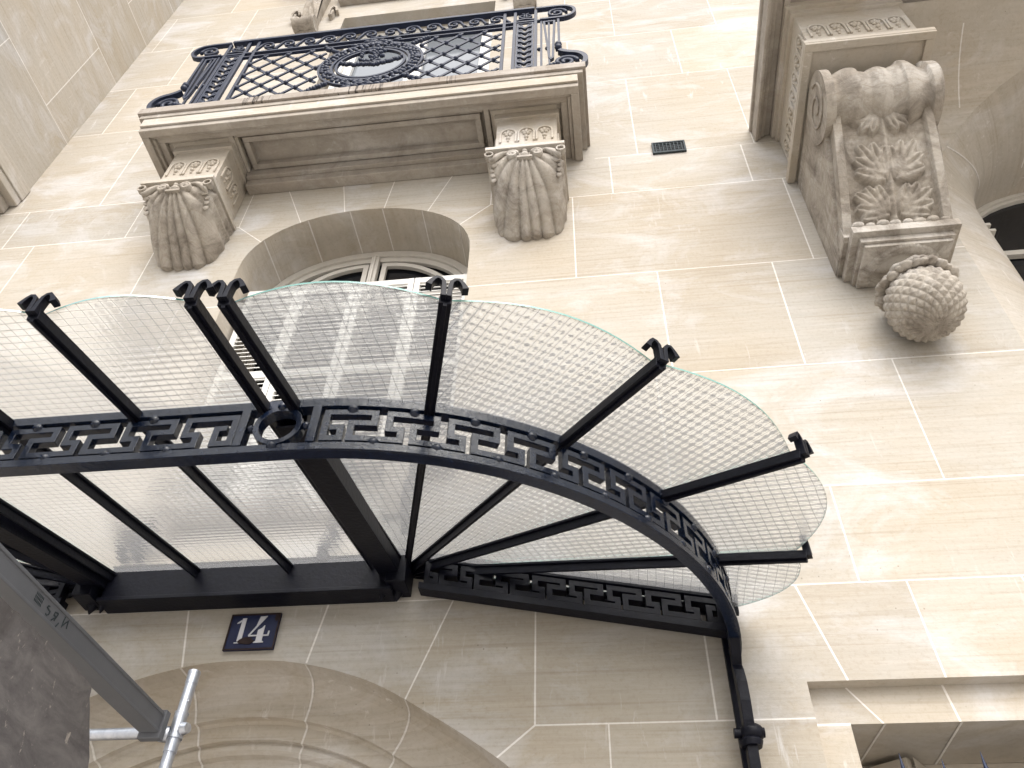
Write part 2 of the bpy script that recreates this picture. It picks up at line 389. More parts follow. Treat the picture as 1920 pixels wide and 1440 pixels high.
J += V_(1.011, 1.296, .1305, .348, -.85, -1.16, -1.5) + V_(1.296, 1.5855, -.0262, .426, -.977, -1.30) + V_(1.5855, 1.742, .0635, .364, -1.0745, -1.384)
J += V_(1.742, 2.135, .395, .13, -1.2, -1.6) + V_(2.135, 2.42, .28, -.02, -1.08, -1.35) + V_(2.42, 2.70, .12, .41, -1.0, -1.25) + V_(2.70, 2.98, .25, -.02, -1.1, -1.4) + V_(2.98, 3.27, .1, -.25, -.75, -1.2) + V_(3.27, 3.55, .3, 0, -.5, -1)
J += [((-.5795, 1.7724), (-.5463, 1.60)), ((-.4413, 1.7724), (-.4568, 1.60)), ((-.3012, 1.74), (-.3539, 1.575)), ((-.2088, 1.5855), (-.2764, 1.5155)), ((-.2088, 1.5855), (-.2088, 1.75)),
      ((-.7129, 1.742), (-.6439, 1.575)), ((-.795, 1.74), (-.795, 1.5855)), ((-.795, 1.5855), (-.722, 1.515))]
wl = MB()
panel(wl, [(XL, ZG), (XR, ZG), (XR, ZT), (XL, ZT)], [win1, door_open, rwo, lro, w2o], J, lambda a, b: (a, 1.0, b))
# recessed face of the lower right window surround
lri = [(.272, -.2), (.272, .4188), (1.22, .4188), (1.22, -.2)]
J2 = [((.2288, .4188), (.272, .4188)), ((.2773, .4636), (.31, .4188)), ((.3906, .4636), (.3968, .4188)), ((.558, .4636), (.55, .4188)), ((.2288, .22), (.272, .22)), ((.2288, .02), (.272, .02))]
panel(wl, lro, [lri], J2, lambda a, b: (a, 1.02, b))
wall_o = wl.build('wall', [M_wall, M_joint], fac, recalc=False)
# reveals (depth surfaces of the openings)
def reveal(mb, curve, y0, y1, joints=(), closed=False):
    n = len(curve)
    mb.grid(lambda u, v: (*[curve[int(round(u*(n-1)))][0]], y0+(y1-y0)*v, curve[int(round(u*(n-1)))][1]), n-1, 4, 0, True)
rv = MB(); r2v = MB(); r3v = MB()
reveal(rv, win1, 1.0, 1.2); rv.box(-.753, -.2465, 1.0, 1.2, .85, .8649)
reveal(r2v, lri, 1.02, 1.22); reveal(r3v, w2o, 1.0, 1.09)
for a, b, c0, c1 in ((.2288, .2288, -.2, .4636), (1.30, 1.30, -.2, .4636)):
    r2v.add([(a, 1, c0), (a, 1, c1), (a, 1.02, c1), (a, 1.02, c0)], [(0, 1, 2, 3)])
r2v.add([(.2288, 1, .4636), (1.3, 1, .4636), (1.3, 1.02, .4636), (.2288, 1.02, .4636)], [(0, 1, 2, 3)])
def soffit_joint(mb, curve, idx, y0, y1, w=.0028, off=.0006):      # a thin lime joint laid over a curved soffit
    x, z = curve[idx]; x2, z2 = curve[idx+1]; d = Vector((x2-x, z2-z)).normalized(); n = Vector((d.y, -d.x))*off
    mb.add([(x+n.x, y0, z+n.y), (x+d.x*w+n.x, y0, z+d.y*w+n.y), (x+d.x*w+n.x, y1, z+d.y*w+n.y), (x+n.x, y1, z+n.y)], [(0, 1, 2, 3)], 1)
def near(curve, x, zmin): return min((i for i in range(len(curve)-1) if curve[i][1] > zmin), key=lambda i: abs(curve[i][0]-x))
for x in (-.6439, -.5463, -.4568, -.3539, -.2764, -.722): soffit_joint(rv, win1, near(win1, x, 1.43), 1.001, 1.199)
r2v.add([(.3968, 1.02, .4182), (.3998, 1.02, .4182), (.3998, 1.2, .4182), (.3968, 1.2, .4182)], [(0, 1, 2, 3)], 1)
r2v.add([(.31, 1.02, .4182), (.3128, 1.02, .4182), (.2998, 1.2, .4182), (.297, 1.2, .4182)], [(0, 1, 2, 3)], 1)
for z in (1.011, 1.296):
    for x, sg in ((-.753, 1), (-.246, -1)): rv.add([(x+sg*.0006, 1.001, z), (x+sg*.0006, 1.001, z+.003), (x+sg*.0006, 1.199, z+.003), (x+sg*.0006, 1.199, z)], [(0, 1, 2, 3)], 1)
for q_ in (rv, r2v, r3v): q_.build('window_reveal', [M_trim, M_joint], fac, recalc=False)
# door surround: the arch curve swept through a moulded profile
def offset(curve, e):
    out = []
    for i, (x, z) in enumerate(curve):
        a = Vector(curve[max(i-1, 0)]); b = Vector(curve[min(i+1, len(curve)-1)]); d = (b-a).normalized(); out.append((x+d.y*e, z-d.x*e))
    return out
ds = MB()
prof = [(0, 1.0), (.0006, 1.022), (.003, 1.036), (.009, 1.048), (.019, 1.057), (.032, 1.0625), (.050, 1.0645), (.0506, 1.074), (.054, 1.0785), (.074, 1.0800), (.0746, 1.088), (.079, 1.0865), (.085, 1.0865), (.090, 1.091), (.0925, 1.100), (.100, 1.103), (.112, 1.104), (.1126, 1.30)]
dl = door_open
curves = [offset(dl, e) for e, y in prof]
nP = len(dl)
for k in range(len(prof)-1):
    A, B = curves[k], curves[k+1]; y0, y1 = prof[k][1], prof[k+1][1]
    vs = [(A[i][0], y0, A[i][1]) for i in range(nP)]+[(B[i][0], y1, B[i][1]) for i in range(nP)]
    ds.add(vs, [(i, i+1, nP+i+1, nP+i) for i in range(nP-1)], 0, False)
for i in [min(range(nP), key=lambda q: abs(dl[q][0]-x)+(0 if dl[q][1] > .3 else 9)) for x in (-.585, -.4106, -.2639, -.736)]:
    for k in range(len(prof)-1):
        A, B = Vector(curves[k][i]), Vector(curves[k+1][i]); d = (Vector(dl[i+1])-Vector(dl[i])).normalized()*.0028; n = Vector((d.y, -d.x)).normalized()*.0007
        y0, y1 = prof[k][1]-.0007, prof[k+1][1]-.0007
        ds.add([(A.x+n.x, y0, A.y+n.y), (A.x+d.x+n.x, y0, A.y+d.y+n.y), (B.x+d.x+n.x, y1, B.y+d.y+n.y), (B.x+n.x, y1, B.y+n.y)], [(0, 1, 2, 3)], 1)
ds.build('door_surround', [M_trim, M_joint], fac, recalc=False)
dd = MB(); dd.box(-.94, -.502, 1.25, 1.262, ZG, .43); dd.box(-.498, -.06, 1.25, 1.262, ZG, .43)
for x0 in (-.9, -.46):
    for z0, z1 in ((-.4, -.15), (-.12, .12), (.15, .38)): dd.box(x0, x0+.36, 1.245, 1.25, z0, z1)
dd.build('door', M_door, fac, bevel=.004)

# arched window above the canopy: frame, fanlights, louvred shutters
def arch_window(mb_frame, mb_pane, cv, yf, t_, xc, ztr, zb, mid=.008, inner=None):
    frm = [p for p in cv]
    o1 = offset(frm, .004); o2 = offset(frm, .004+t_)
    n = len(frm)
    for y0, y1, e0, e1 in ((yf, yf+.012, .001, t_*.55), (yf+.006, yf+.016, t_*.55+.0005, t_)):
        a = offset(frm, e0); b = offset(frm, e1)
        vs = []
        for i in range(n): vs += [(a[i][0], y0, a[i][1]), (b[i][0], y0, b[i][1]), (b[i][0], y1, b[i][1]), (a[i][0], y1, a[i][1])]
        mb_frame.add(vs, [(4*i+k, 4*i+(k+1) % 4, 4*i+4+(k+1) % 4, 4*i+4+k) for i in range(n-1) for k in range(4)], 0, False)
fr = MB(); pn = MB()
arch_window(fr, pn, win1, 1.118, .034, -.4995, 1.42, .88)
fr.box(-.509, -.490, 1.115, 1.130, .88, 1.588); fr.box(-.5015, -.4975, 1.110, 1.1145, .88, 1.590)
fr.box(-.724, -.5105, 1.120, 1.1335, 1.405, 1.43); fr.box(-.4885, -.276, 1.120, 1.1335, 1.405, 1.43)
for sx in (-1, 1):     # casement rails of each fanlight
    a = [(-.4995+sx*(.022+.185*u), 1.438+(.128*(1-(.04+.93*u)**2.4))) for u in [i/14 for i in range(15)]]
    loop = a+[(-.4995+sx*.022, 1.438)]
    fr.strip(loop, .012, 0, .010, XZ(1.124), closed=True)
af = fr.build('arched_window', M_putty, fac, bevel=.002)
pn.plate(win1, 0, .002, XZ(1.140)); pn.build('pane', M_dark, af)
def shutter(mb, x0, x1, z0, z1, y, ang=0, px=None):
    W_ = .012
    mb.box(x0, x0+W_, y, y+.011, z0, z1); mb.box(x1-W_, x1, y, y+.011, z0, z1)
    nmid = 2; zs = [z0+(z1-z0)*k/nmid for k in range(nmid+1)]
    for k, z in enumerate(zs):
        zz = min(max(z-.008, z0), z1-.016); mb.box(x0+W_, x1-W_, y+.0005, y+.0105, zz, zz+.016)
    z = z0+.02
    while z < z1-.024:
        mb.hexa([(x0+W_, y+.0012, z), (x1-W_, y+.0012, z), (x1-W_, y+.0012, z+.002), (x0+W_, y+.0012, z+.002)],
                [(x0+W_, y+.0098, z+.008), (x1-W_, y+.0098, z+.008), (x1-W_, y+.0098, z+.010), (x0+W_, y+.0098, z+.010)])
        z += .0118
for x0, x1 in ((-.745, -.6265), (-.6245, -.501), (-.498, -.3745), (-.3725, -.254)):
    sh = MB(); shutter(sh, x0, x1, .872, 1.412, 1.055); sh.build('shutter', M_white, af)
sl = MB(); sl.box(-.775, -.225, .955, 1.0, .838, .862); sl.box(-.765, -.235, .965, 1.0, .825, .8375)
for x in (-.70, -.31): sl.hexa([(x-.03, .968, .8245), (x+.03, .968, .8245), (x+.03, 1, .8245), (x-.03, 1, .8245)], [(x-.025, .99, .74), (x+.025, .99, .74), (x+.025, 1, .74), (x-.025, 1, .74)])
sl.build('sill', M_slab, af, bevel=.005)
# iron sill guard seen dimly through the glass
gd = MB()
gd.bar((-.735, .985, .955), (-.265, .985, .955), .006, .006)
for k in range(5):
    x = -.70+k*.10; gd.strip([(x+.035*cos(q), .905+.035*sin(q)) for q in [2*pi*i/20 for i in range(20)]], .005, 0, .004, XZ(.983), closed=True)
gd.build('sill_guard', M_iron, af)

# window above the balcony
f2 = MB()
for x0, x1 in ((-.752, -.722), (-.278, -.248)): f2.box(x0, x1, 1.060, 1.075, 2.03, 2.80); f2.box(x0+.006, x1-.006, 1.045, 1.0595, 2.03, 2.80)
f2.box(-.7215, -.2785, 1.060, 1.075, 2.772, 2.80); f2.box(-.508, -.492, 1.060, 1.075, 2.03, 2.7715)
for x0, x1 in ((-.7215, -.5085), (-.4915, -.2785)):
    f2.box(x0, x0+.016, 1.064, 1.078, 2.03, 2.7715); f2.box(x1-.016, x1, 1.064, 1.078, 2.03, 2.7715); f2.box(x0+.0165, x1-.0165, 1.064, 1.078, 2.755, 2.7715)
f2o = f2.build('french_window', M_white, fac, bevel=.003)
q2 = MB(); q2.box(-.72, -.28, 1.079, 1.081, 2.03, 2.80); q2.build('pane', M_skyg, f2o)

# lower right window
f3 = MB()
f3.box(.272, 1.22, 1.150, 1.165, .396, .4185); f3.box(.272, .294, 1.150, 1.165, -.2, .3955); f3.box(.735, .755, 1.150, 1.165, -.2, .3955)
f3o = f3.build('casement_window', M_beige, fac, bevel=.003)
q3 = MB(); q3.box(.28, 1.215, 1.166, 1.168, -.2, .40); q3.build('pane', M_dark, f3o)
s3 = MB()
s3.hexa([(.300, 1.148, -.19), (.350, 1.106, -.19), (.358, 1.114, -.19), (.308, 1.149, -.19)], [(.300, 1.148, .412), (.350, 1.106, .412), (.358, 1.114, .412), (.308, 1.149, .412)])
s3.hexa([(.3585, 1.106, -.19), (.366, 1.116, -.19), (.3865, 1.148, -.19), (.379, 1.148, -.19)], [(.3585, 1.106, .412), (.366, 1.116, .412), (.3865, 1.148, .412), (.379, 1.148, .412)])
s3.build('shutter', M_beige, f3o, bevel=.002)
gr = MB()
for k in range(20):
    x = .323+.0455*k; zt = .392-(.008 if k % 2 else 0)
    gr.tube([(x, 1.04, -.18), (x, 1.04, zt-.045)], cm(.8), 8)
    gr.tube([(x, 1.04, zt-.046), (x, 1.04, zt-.036), (x, 1.04, zt-.02), (x, 1.04, zt)], [cm(.9), cm(1.5), cm(.9), cm(.1)], 8)
gr.box(.272, 1.22, 1.036, 1.044, .318, .327); gr.box(.272, 1.22, 1.036, 1.044, -.1, -.09)
gr.build('window_grille', M_spear, fac)

# right arched window under the big balcony: coved vault, flared reveal, frame
def coveY(z):
    u = min(1, max(0, (z-1.45)/.295)); return 1-.28*(1-sqrt(max(0, 1-u*u)))
cv = MB(); ex = []
zs_ = [1.45+.295*sin(pi/2*i/14) for i in range(15)]
panel(cv, [(.56, 1.45), (2.2, 1.45), (2.2, 1.745), (.56, 1.745)], [rwo], [((.795, 1.74), (.7955, 1.66))], lambda a, b: (a, coveY(b)-.0006, b), extra=[((.56, z), (2.2, z)) for z in zs_[1:-1]])
for i in range(len(cv.sm)): cv.sm[i] = True
cv.build('cove', [M_trim, M_joint], fac, recalc=False)
rwi = arch(1.25, .42, 1.47, .25, 3.0, 24, .93)
rf = MB(); n = len(rwo)
def flare(u, v):
    i = int(round(u*(n-1))); A = rwo[i]; B = rwi[i]; y0 = coveY(A[1]); e = v*v*(3-2*v); 
    return (A[0]+(B[0]-A[0])*(1-(1-v)**1.7), y0+(1.10-y0)*v, A[1]+(B[1]-A[1])*(1-(1-v)**1.6))
rf.grid(flare, n-1, 12, 0, True)
for i in (5, 9): 
    for k in range(12):
        a = Vector(flare(i/(n-1), k/12)); b = Vector(flare(i/(n-1), (k+1)/12)); a2 = Vector(flare((i+1)/(n-1), k/12)); b2 = Vector(flare((i+1)/(n-1), (k+1)/12))
        da = (a2-a).normalized()*.003; nn = da.cross(b-a).normalized()*-.0008
        rf.add([a+nn, a+da+nn, b+(b2-b).normalized()*.003+nn, b+nn], [(0, 1, 2, 3)], 1)
for i in range(len(rwi)-1): rf.add([(rwi[i][0], 1.10, rwi[i][1]), (rwi[i+1][0], 1.10, rwi[i+1][1]), (rwi[i+1][0], 1.20, rwi[i+1][1]), (rwi[i][0], 1.20, rwi[i][1])], [(0, 1, 2, 3)], 0, True)
rf.box(.69, 1.81, 1.0005, 1.155, .915, .9295)
rf.build('window_reveal', [M_trim, M_joint], fac, recalc=False)
r3 = MB(); arch_window(r3, None, rwi, 1.170, .020, 1.25, 1.4, .93)
r3.box(1.24, 1.26, 1.170, 1.185, .94, 1.69); r3.box(.852, 1.239, 1.1705, 1.1835, 1.475, 1.49); r3.box(1.261, 1.65, 1.1705, 1.1835, 1.475, 1.49)
r3.box(.832, .8365, 1.103, 1.110, .94, 1.530); r3.box(.8410, .8455, 1.118, 1.125, .94, 1.535)
r3.box(.8315, .847, 1.100, 1.1275, 1.492, 1.500); r3.box(.8315, .849, 1.099, 1.128, 1.470, 1.477)
r3o = r3.build('arched_window', M_putty, fac, bevel=.002)
q4 = MB(); q4.plate(rwi, 0, .002, XZ(1.186)); q4.build('pane', M_dark, r3o)

# vent grille
vg = MB(); vx0, vx1, vz0, vz1 = .1645, .241, 1.732, 1.779
vg.box(vx0, vx1, .9985, .9995, vz0, vz1, 1)
for a in (((vx0+.002, vz0+.002), (vx1-.002, vz0+.002), (vx1-.002, vz1-.002), (vx0+.002, vz1-.002)),): vg.strip(a, .004, 0, .004, XZ(.9945), closed=True)
for k in range(1, 9): x = vx0+(vx1-vx0)*k/9; vg.box(x-.0009, x+.0009, .9955, .998, vz0+.004, vz1-.004)
for k in range(1, 6): z = vz0+(vz1-vz0)*k/6; vg.box(vx0+.004, vx1-.004, .996, .9975, z-.0009, z+.0009)
vg.build('vent_grille', [M_mark, M_iron], fac)

# carved window brackets and hood over the upper window
def small_console(xc):
    mb = MB(); w_ = .028
    def body(u, v):
        x = xc+(u-.5)*2*w_; z = 3.10-v*.38; y = .955+.028*v-.016*sin(pi*v)
        d = .011*abs(sin((z*42)+abs(u-.5)*9))**1.5*(1-abs(u-.5)) if abs(u-.5) < .40 else -.002
        return (x, y-d, z)
    mb.grid(body, 16, 60)
    for sx in (-1, 1): mb.add([(xc+sx*w_, .94, 3.10), (xc+sx*w_, .985, 2.72), (xc+sx*w_, 1, 2.72), (xc+sx*w_, 1, 3.10)], [(0, 1, 2, 3)])
    mb.tube([(xc-w_*1.3, .972, 2.712), (xc-w_*.7, .972, 2.712), (xc-.6*w_, .972, 2.712), (xc, .972, 2.712), (xc+.6*w_, .972, 2.712), (xc+w_*.7, .972, 2.712), (xc+w_*1.3, .972, 2.712)], [.026, .026, .021, .025, .021, .026, .026], 16)
    mb.box(xc-w_*1.1, xc+w_*1.1, .985, 1.0, 2.69, 2.72)
    return mb
for xc in (-.865, -.145): small_console(xc).build('carved_bracket', M_carve, fac)
for xc in (-.93, -.80, -.21, -.08):       # side leaves of the brackets
    b = MB(); b.strip([(xc+.018*math.exp(-q*.25)*cos(q), 2.83+.05*math.exp(-q*.12)*sin(q)) for q in [i*.35 for i in range(20)]], .008, -.02, 0, XZ(1.0)); b.build('carved_leaf', M_carve, fac)
hd = MB()
hd.box(-1.0, 0.0, .90, 1, 3.105, 3.15); hd.box(-.80, -.205, .965, 1, 2.945, 3.104); hd.box(-.79, -.215, .978, 1, 2.915, 2.9445)
hd.build('window_hood', M_slab, fac, bevel=.006)

# ------------------------------------------------------------------ left wing
wing = thing('side_wing', 'stone side wing at far left with wide blocks and a projecting lower ledge', 'building wing', (-1.8, .6, 1.776))
wg = MB(); XW = -1.4389
panel(wg, [(.42, 1.776), (1.0, 1.776), (1.0, 4.6), (.42, 4.6)], [], [((.42, z), (1.0, z)) for z in (1.853, 2.0975, 2.475, 2.76, 3.05, 3.35, 3.7)]
      + [((y, a), (y, b)) for y, a, b in ((.885, 2.0975, 2.475), (.55, 2.0975, 2.475), (.70, 1.853, 2.0975), (.69, 2.475, 2.76), (.45, 2.475, 2.76), (.86, 2.76, 3.05), (.55, 2.76, 3.05), (.7, 3.05, 3.35), (.4, 3.05, 3.35))],
      lambda a, b: (XW, a, b))
wg.build('wall', [M_wall, M_joint], wing, recalc=False)
b = MB(); b.box(-3.4, XW-.0012, .42, .999, 1.80, 4.6); b.build('core', M_wall, wing)
b = MB(); b.box(-3.4, XW+.008, .42, .9985, 1.80, 1.849); b.box(-3.4, XW+.004, .42, .9986, 1.776, 1.7995)
b.build('ledge', M_trim, wing, bevel=.006)
b = MB(); b.box(-3.3, XW-.016, .45, .9985, 1.745, 1.7755); b.box(-3.2, XW-.05, .5, .9985, 1.72, 1.7445); b.build('under_moulding', M_slab, wing, bevel=.01)

# ------------------------------------------------------------------ upper left balcony
bal = thing('balcony', 'stone balcony with dark blue ornate iron railing and shell consoles, above the arched window', 'balcony', (-.505, .9, 1.735))
def soffit_frames(mb, x0, x1, y0, y1, levels):
    # nested rectangular steps rising inward: levels = [(inset, z_bottom, z_top)]
    for k, (i0, i1, zb, zt) in enumerate(levels):
        a0, a1, b0 = x0+i0, x1-i0, y0+i0; c0, c1, d0 = x0+i1, x1-i1, y0+i1
        mb.box(a0, a1, b0, d0, zb, zt)
        mb.box(a0, c0, d0, y1, zb, zt); mb.box(c1, a1, d0, y1, zb, zt)
sb = MB()
sb.box(-1.031, .0225, .803, .9995, 1.800, 1.826)
ed = sb.build('slab_edge', M_edge, bal, bevel=.005)
sb = MB(); sb.box(-1.024, .0155, .809, .9995, 1.785, 1.7997)
soffit_frames(sb, -1.012, .0035, .817, .9995, [(0, .018, 1.737, 1.7847), (.0181, .026, 1.744, 1.7846), (.0261, .042, 1.752, 1.7845), (.0421, .052, 1.764, 1.7844)])
sb.box(-.806, -.213, .972, .9994, 1.722, 1.784); sb.box(-.806, -.213, .96, .9718, 1.744, 1.784)
# coffer between the consoles
for a0, a1, b0, b1 in ((-.790, -.224, .872, .885), (-.790, -.224, .945, .958), (-.790, -.777, .8851, .9449), (-.237, -.224, .8851, .9449)): sb.box(a0, a1, b0, b1, 1.766, 1.7843)
for x in (-.812, -.208): sb.box(x-.006, x+.006, .86, .9993, 1.758, 1.7842)
sb.build('slab', M_slab, bal, bevel=.005)
b = MB()
b.box(-1.0115, .003, .8115, .8165, 1.752, 1.784); b.build('edge_fillet', M_trim, bal, bevel=.003)
def rosette(mb, xc, zc, fm, s_=1.0):
    pts = [(xc-.011*s_, zc-.020*s_), (xc-.011*s_, zc+.004*s_)]+[(xc-.011*s_*cos(q), zc+.004*s_+.012*s_*sin(q)) for q in [pi*i/8 for i in range(1, 8)]]+[(xc+.011*s_, zc+.004*s_), (xc+.011*s_, zc-.020*s_)]
    mb.strip(pts, .0030*s_, -.0042, .001, fm)
    for q in range(5):
        a = q*2*pi/5+.3; c_ = fm(xc+.0045*s_*cos(a), zc+.005*s_+.0045*s_*sin(a), -.0012); mb.ball(c_, .0030*s_, 8)
    mb.ball(fm(xc, zc+.005*s_, -.0025), .0028*s_, 8); mb.ball(fm(xc, zc-.008*s_, -.001), .0035*s_, 8); mb.ball(fm(xc, zc-.0155*s_, -.001), .0022*s_, 8)
def shell_console(xc):
    blk = MB(); hw = .067
    blk.box(xc-hw, xc+hw, .885, .9995, 1.5835, 1.7425); blk.box(xc-hw-.006, xc+hw+.006, .878, .9996, 1.7426, 1.7835)
    blk.box(xc-hw-.016, xc+hw+.016, .868, .9997, 1.765, 1.7832)
    for k in range(3): rosette(blk, xc+(k-1)*.040, 1.672, XZ(.885), 1.55)
    for sx in (-1, 1):
        fm = (lambda sx: (lambda a, b, n_: (xc+sx*(hw-n_), a, b)))(sx)
        for k in range(2): rosette(blk, .915+k*.042, 1.672, fm, 1.55)
    co = blk.build('console', M_trim, bal, bevel=.003)
    ab = MB(); ab.box(xc-.0835, xc+.0835, .859, .9993, 1.5728, 1.5833); ab.build('abacus', M_trim, co, bevel=.003)
    sh = MB(); ns, nv = 72, 60; HW = .078; H = .130
    def rim(q):      # outline of the shell (front face), q in 0..1 across, t down
        return q
    def P_(u, v):
        U = 2*u-1; zt = 1.572
        zl = H*(.60+.40*sqrt(max(0, 1-abs(U)**3.0)))          # rounded bottom
        an = math.atan2(U*1.30, .07+v*1.0)+.05*sin(v*5+U*3)
        ribp = abs(sin(an*8.5)); rib = ribp**.5
        edge = .010*(ribp**.5)*v*v
        z = zt-v*(zl+edge)+.004*noise3((U*3, v*3, xc*9))
        wd = HW*(1.0-.05*v+.035*sin(v*17)*abs(U)**6)
        x = xc+U*wd
        prof_ = .872+.128*(v**1.5)-.024*sin(pi*v)
        flute = .0125*(rib-.62)*min(1, v*3.2)*(1+.25*noise3((U*5, v*4, 2)))
        round_ = .030*abs(U)**3.5*(1-v*.6)
        tip = .016*max(0, v-.84)/.16
        y = prof_+round_-flute-tip*.6
        return (x, min(y, .9985), z)
    sh.grid(P_, ns, nv)
    # sides and under edge back to the wall
    for U in (0, 1):
        vs = [P_(U, j/nv) for j in range(nv+1)]; vs += [(p[0], .9995, p[2]) for p in vs]; m_ = nv+1
        sh.add(vs, [(j, j+1, m_+j+1, m_+j) for j in range(nv)], 0, True)
    vs = [P_(i/ns, 1) for i in range(ns+1)]; vs += [(p[0], .9995, p[2]) for p in vs]; m_ = ns+1
    sh.add(vs, [(j, j+1, m_+j+1, m_+j) for j in range(ns)], 0, True)
    # scroll cartouche at the top, corner knobs
    for sx in (-1, 1):
        spiral = [(xc+sx*(.026-.0125*(1-q/14)*cos(q)), 1.552+.0125*(1-q/14)*sin(q)) for q in [i*.5 for i in range(26)]]
        sh.strip(spiral, .0048, -.008, .012, XZ(.868), smooth=True)
        sh.strip([(xc+sx*.030, 1.565), (xc+sx*.045, 1.567), (xc+sx*.058, 1.559), (xc+sx*.066, 1.548), (xc+sx*.073, 1.541)], [.005, .008, .010, .009, .006], -.004, .014, XZ(.868), smooth=True)
        sh.ball((xc+sx*.075, .872, 1.557), .0085, 14); sh.strip([(xc+sx*(.075+.0085*cos(q)), 1.557+.0085*sin(q)) for q in [i*.45 for i in range(14)]], .003, -.010, .002, XZ(.870), closed=True)
        for k in range(4): sh.ball((xc+sx*(.042+.008*k), .876+.001*k, 1.551-.003*k), .0080, 10, sq=(1.2, .5, .8))
        for k in range(3): sh.ball((xc+sx*(.070-.001*k), .888+.006*k, 1.538-.010*k), .0075, 10, sq=(.8, .5, 1.1))
    sh.ball((xc, .866, 1.564), .006, 10); sh.strip([(xc-.016, 1.540), (xc+.016, 1.540)], .007, -.006, .012, XZ(.868)); sh.ball((xc, .870, 1.553), .010, 12)
    sh.build('shell', M_carve, co)
shell_console(-.117); shell_console(-.883)
# railing ---------------------------------------------------------------
RY = .822; fmR = XZ(RY); T0, T1 = -cm(.8), cm(.8)
rl = MB(); zb0, zb1, zt0, zt1 = 1.838, 1.846, 2.128, 2.205
xl, xr = -.975, -.031
def hbar(mb, x0, x1, z0, z1, t_=cm(2.8)): mb.box(x0, x1, RY-t_/2, RY+t_/2, z0, z1)
def vbar(mb, x, z0, z1, w_=cm(1.6), t_=cm(1.9)): mb.box(x-w_/2, x+w_/2, RY-t_/2, RY+t_/2, z0, z1)
hbar(rl, xl+.02, xr-.02, 1.8275, 1.835); hbar(rl, -.86, -.145, 1.853, 1.859)
hbar(rl, xl, xr, zt0, zt0+.006); hbar(rl, -.91, -.095, zt1-.004, zt1+.006, cm(5.5)); hbar(rl, -.86, -.145, 2.104, 2.109)
posts = [-.915, -.862, -.835, -.172, -.145, -.092]
for x in posts: vbar(rl, x, 1.8352, 2.2005, cm(2.7), cm(2.6))
vbar(rl, xl+.028, 1.8352, 2.1275); vbar(rl, xr-.028, 1.8352, 2.1275)
ro = rl.build('railing', M_rail, bal, bevel=.002)
# lattice panels
for x0, x1, sgn in ((-.828, -.628, 1), (-.379, -.179, -1)):
    lt = MB(); z0, z1 = 1.862, 2.102; cw, ch = .0625, .066
    i = -6
    segs = []
    def clip(a, b):
        (xa, za), (xb, zb_) = a, b; t0, t1 = 0., 1.
        for p, q in ((xa-x0, xb-xa), (za-z0, zb_-za)):
            pass
        ts = [0, 1]
        for lo, hi, p, d in ((x0, x1, xa, xb-xa), (z0, z1, za, zb_-za)):
            if abs(d) < 1e-9: continue
            ta, tb = (lo-p)/d, (hi-p)/d
            if ta > tb: ta, tb = tb, ta
            t0 = max(t0, ta); t1 = min(t1, tb)
        if t1-t0 < .01: return None
        return ((xa+(xb-xa)*t0, za+(zb_-za)*t0), (xa+(xb-xa)*t1, za+(zb_-za)*t1))
    for k in range(-6, 12):
        for s_, n0, n1 in ((1, -.0032, 0), (-1, .0002, .0034)):
            c_ = clip((x0+k*cw, z0), (x0+k*cw+s_*10*cw, z0+10*ch))
            if c_: lt.strip(c_, .0066, n0, n1, fmR)
    for a in range(0, 8):
        for b_ in range(0, 9):
            if (a+b_) % 2: continue
            x, z = x0+a*cw/2, z0+b_*ch/2
            if x <= x1+.001 and z <= z1: lt.ball((x, RY, z), .0066, 8)
    lt.build('lattice', M_rail, ro)
# medallion
md = MB(); MX, MZ = -.4995, 1.983
circ = lambda r, n=56, e=1: [(MX+r*cos(2*pi*i/n), MZ+e*r*sin(2*pi*i/n)) for i in range(n)]
for r, w_ in ((.086, .006), (.098, .006), (.130, .006)): md.strip(circ(r, 56, .90), w_, -.004, .004, fmR, closed=True, smooth=False)
rr = random.Random(3)
for k in range(46):       # laurel wreath between the rings
    a = 2*pi*k/46; 
    for j in range(3):
        r = .107+.007*j+rr.uniform(-.002, .002); aa = a+rr.uniform(-.03, .03)
        md.ball((MX+r*cos(aa), RY-.004+rr.uniform(-.002, .002), MZ+.9*r*sin(aa)), .0062, 7, sq=(1, .7, 1))
for k in range(22):       # knot above and below
    for zc in (MZ+.118, MZ-.118): md.ball((MX+rr.gauss(0, .035), RY-.003, zc+rr.gauss(0, .008)), .0075, 7, sq=(1.3, .7, .8))
for k in range(60):       # hanging spray and garland inside
    u = rr.random(); x = MX+.02*rr.gauss(0, 1)*(1-.4*u); z = MZ+.072-.085*u; md.ball((x, RY-.002+rr.uniform(-.003, .003), z), .0058, 7)
for k in range(34):
    u = k/33*2-1; md.ball((MX+u*.076, RY-.002, MZ-.004+.022*u*u+rr.uniform(-.004, .004)), .0060, 7)
for sx in (-1, 1):
    for sz in (-1, 1):
        for k in range(7): md.ball((MX+sx*(.098+.006*k), RY-.002, MZ+sz*(.09+.005*k)+rr.uniform(-.004, .004)), .0068, 7)
md.build('medallion', M_rail, ro)
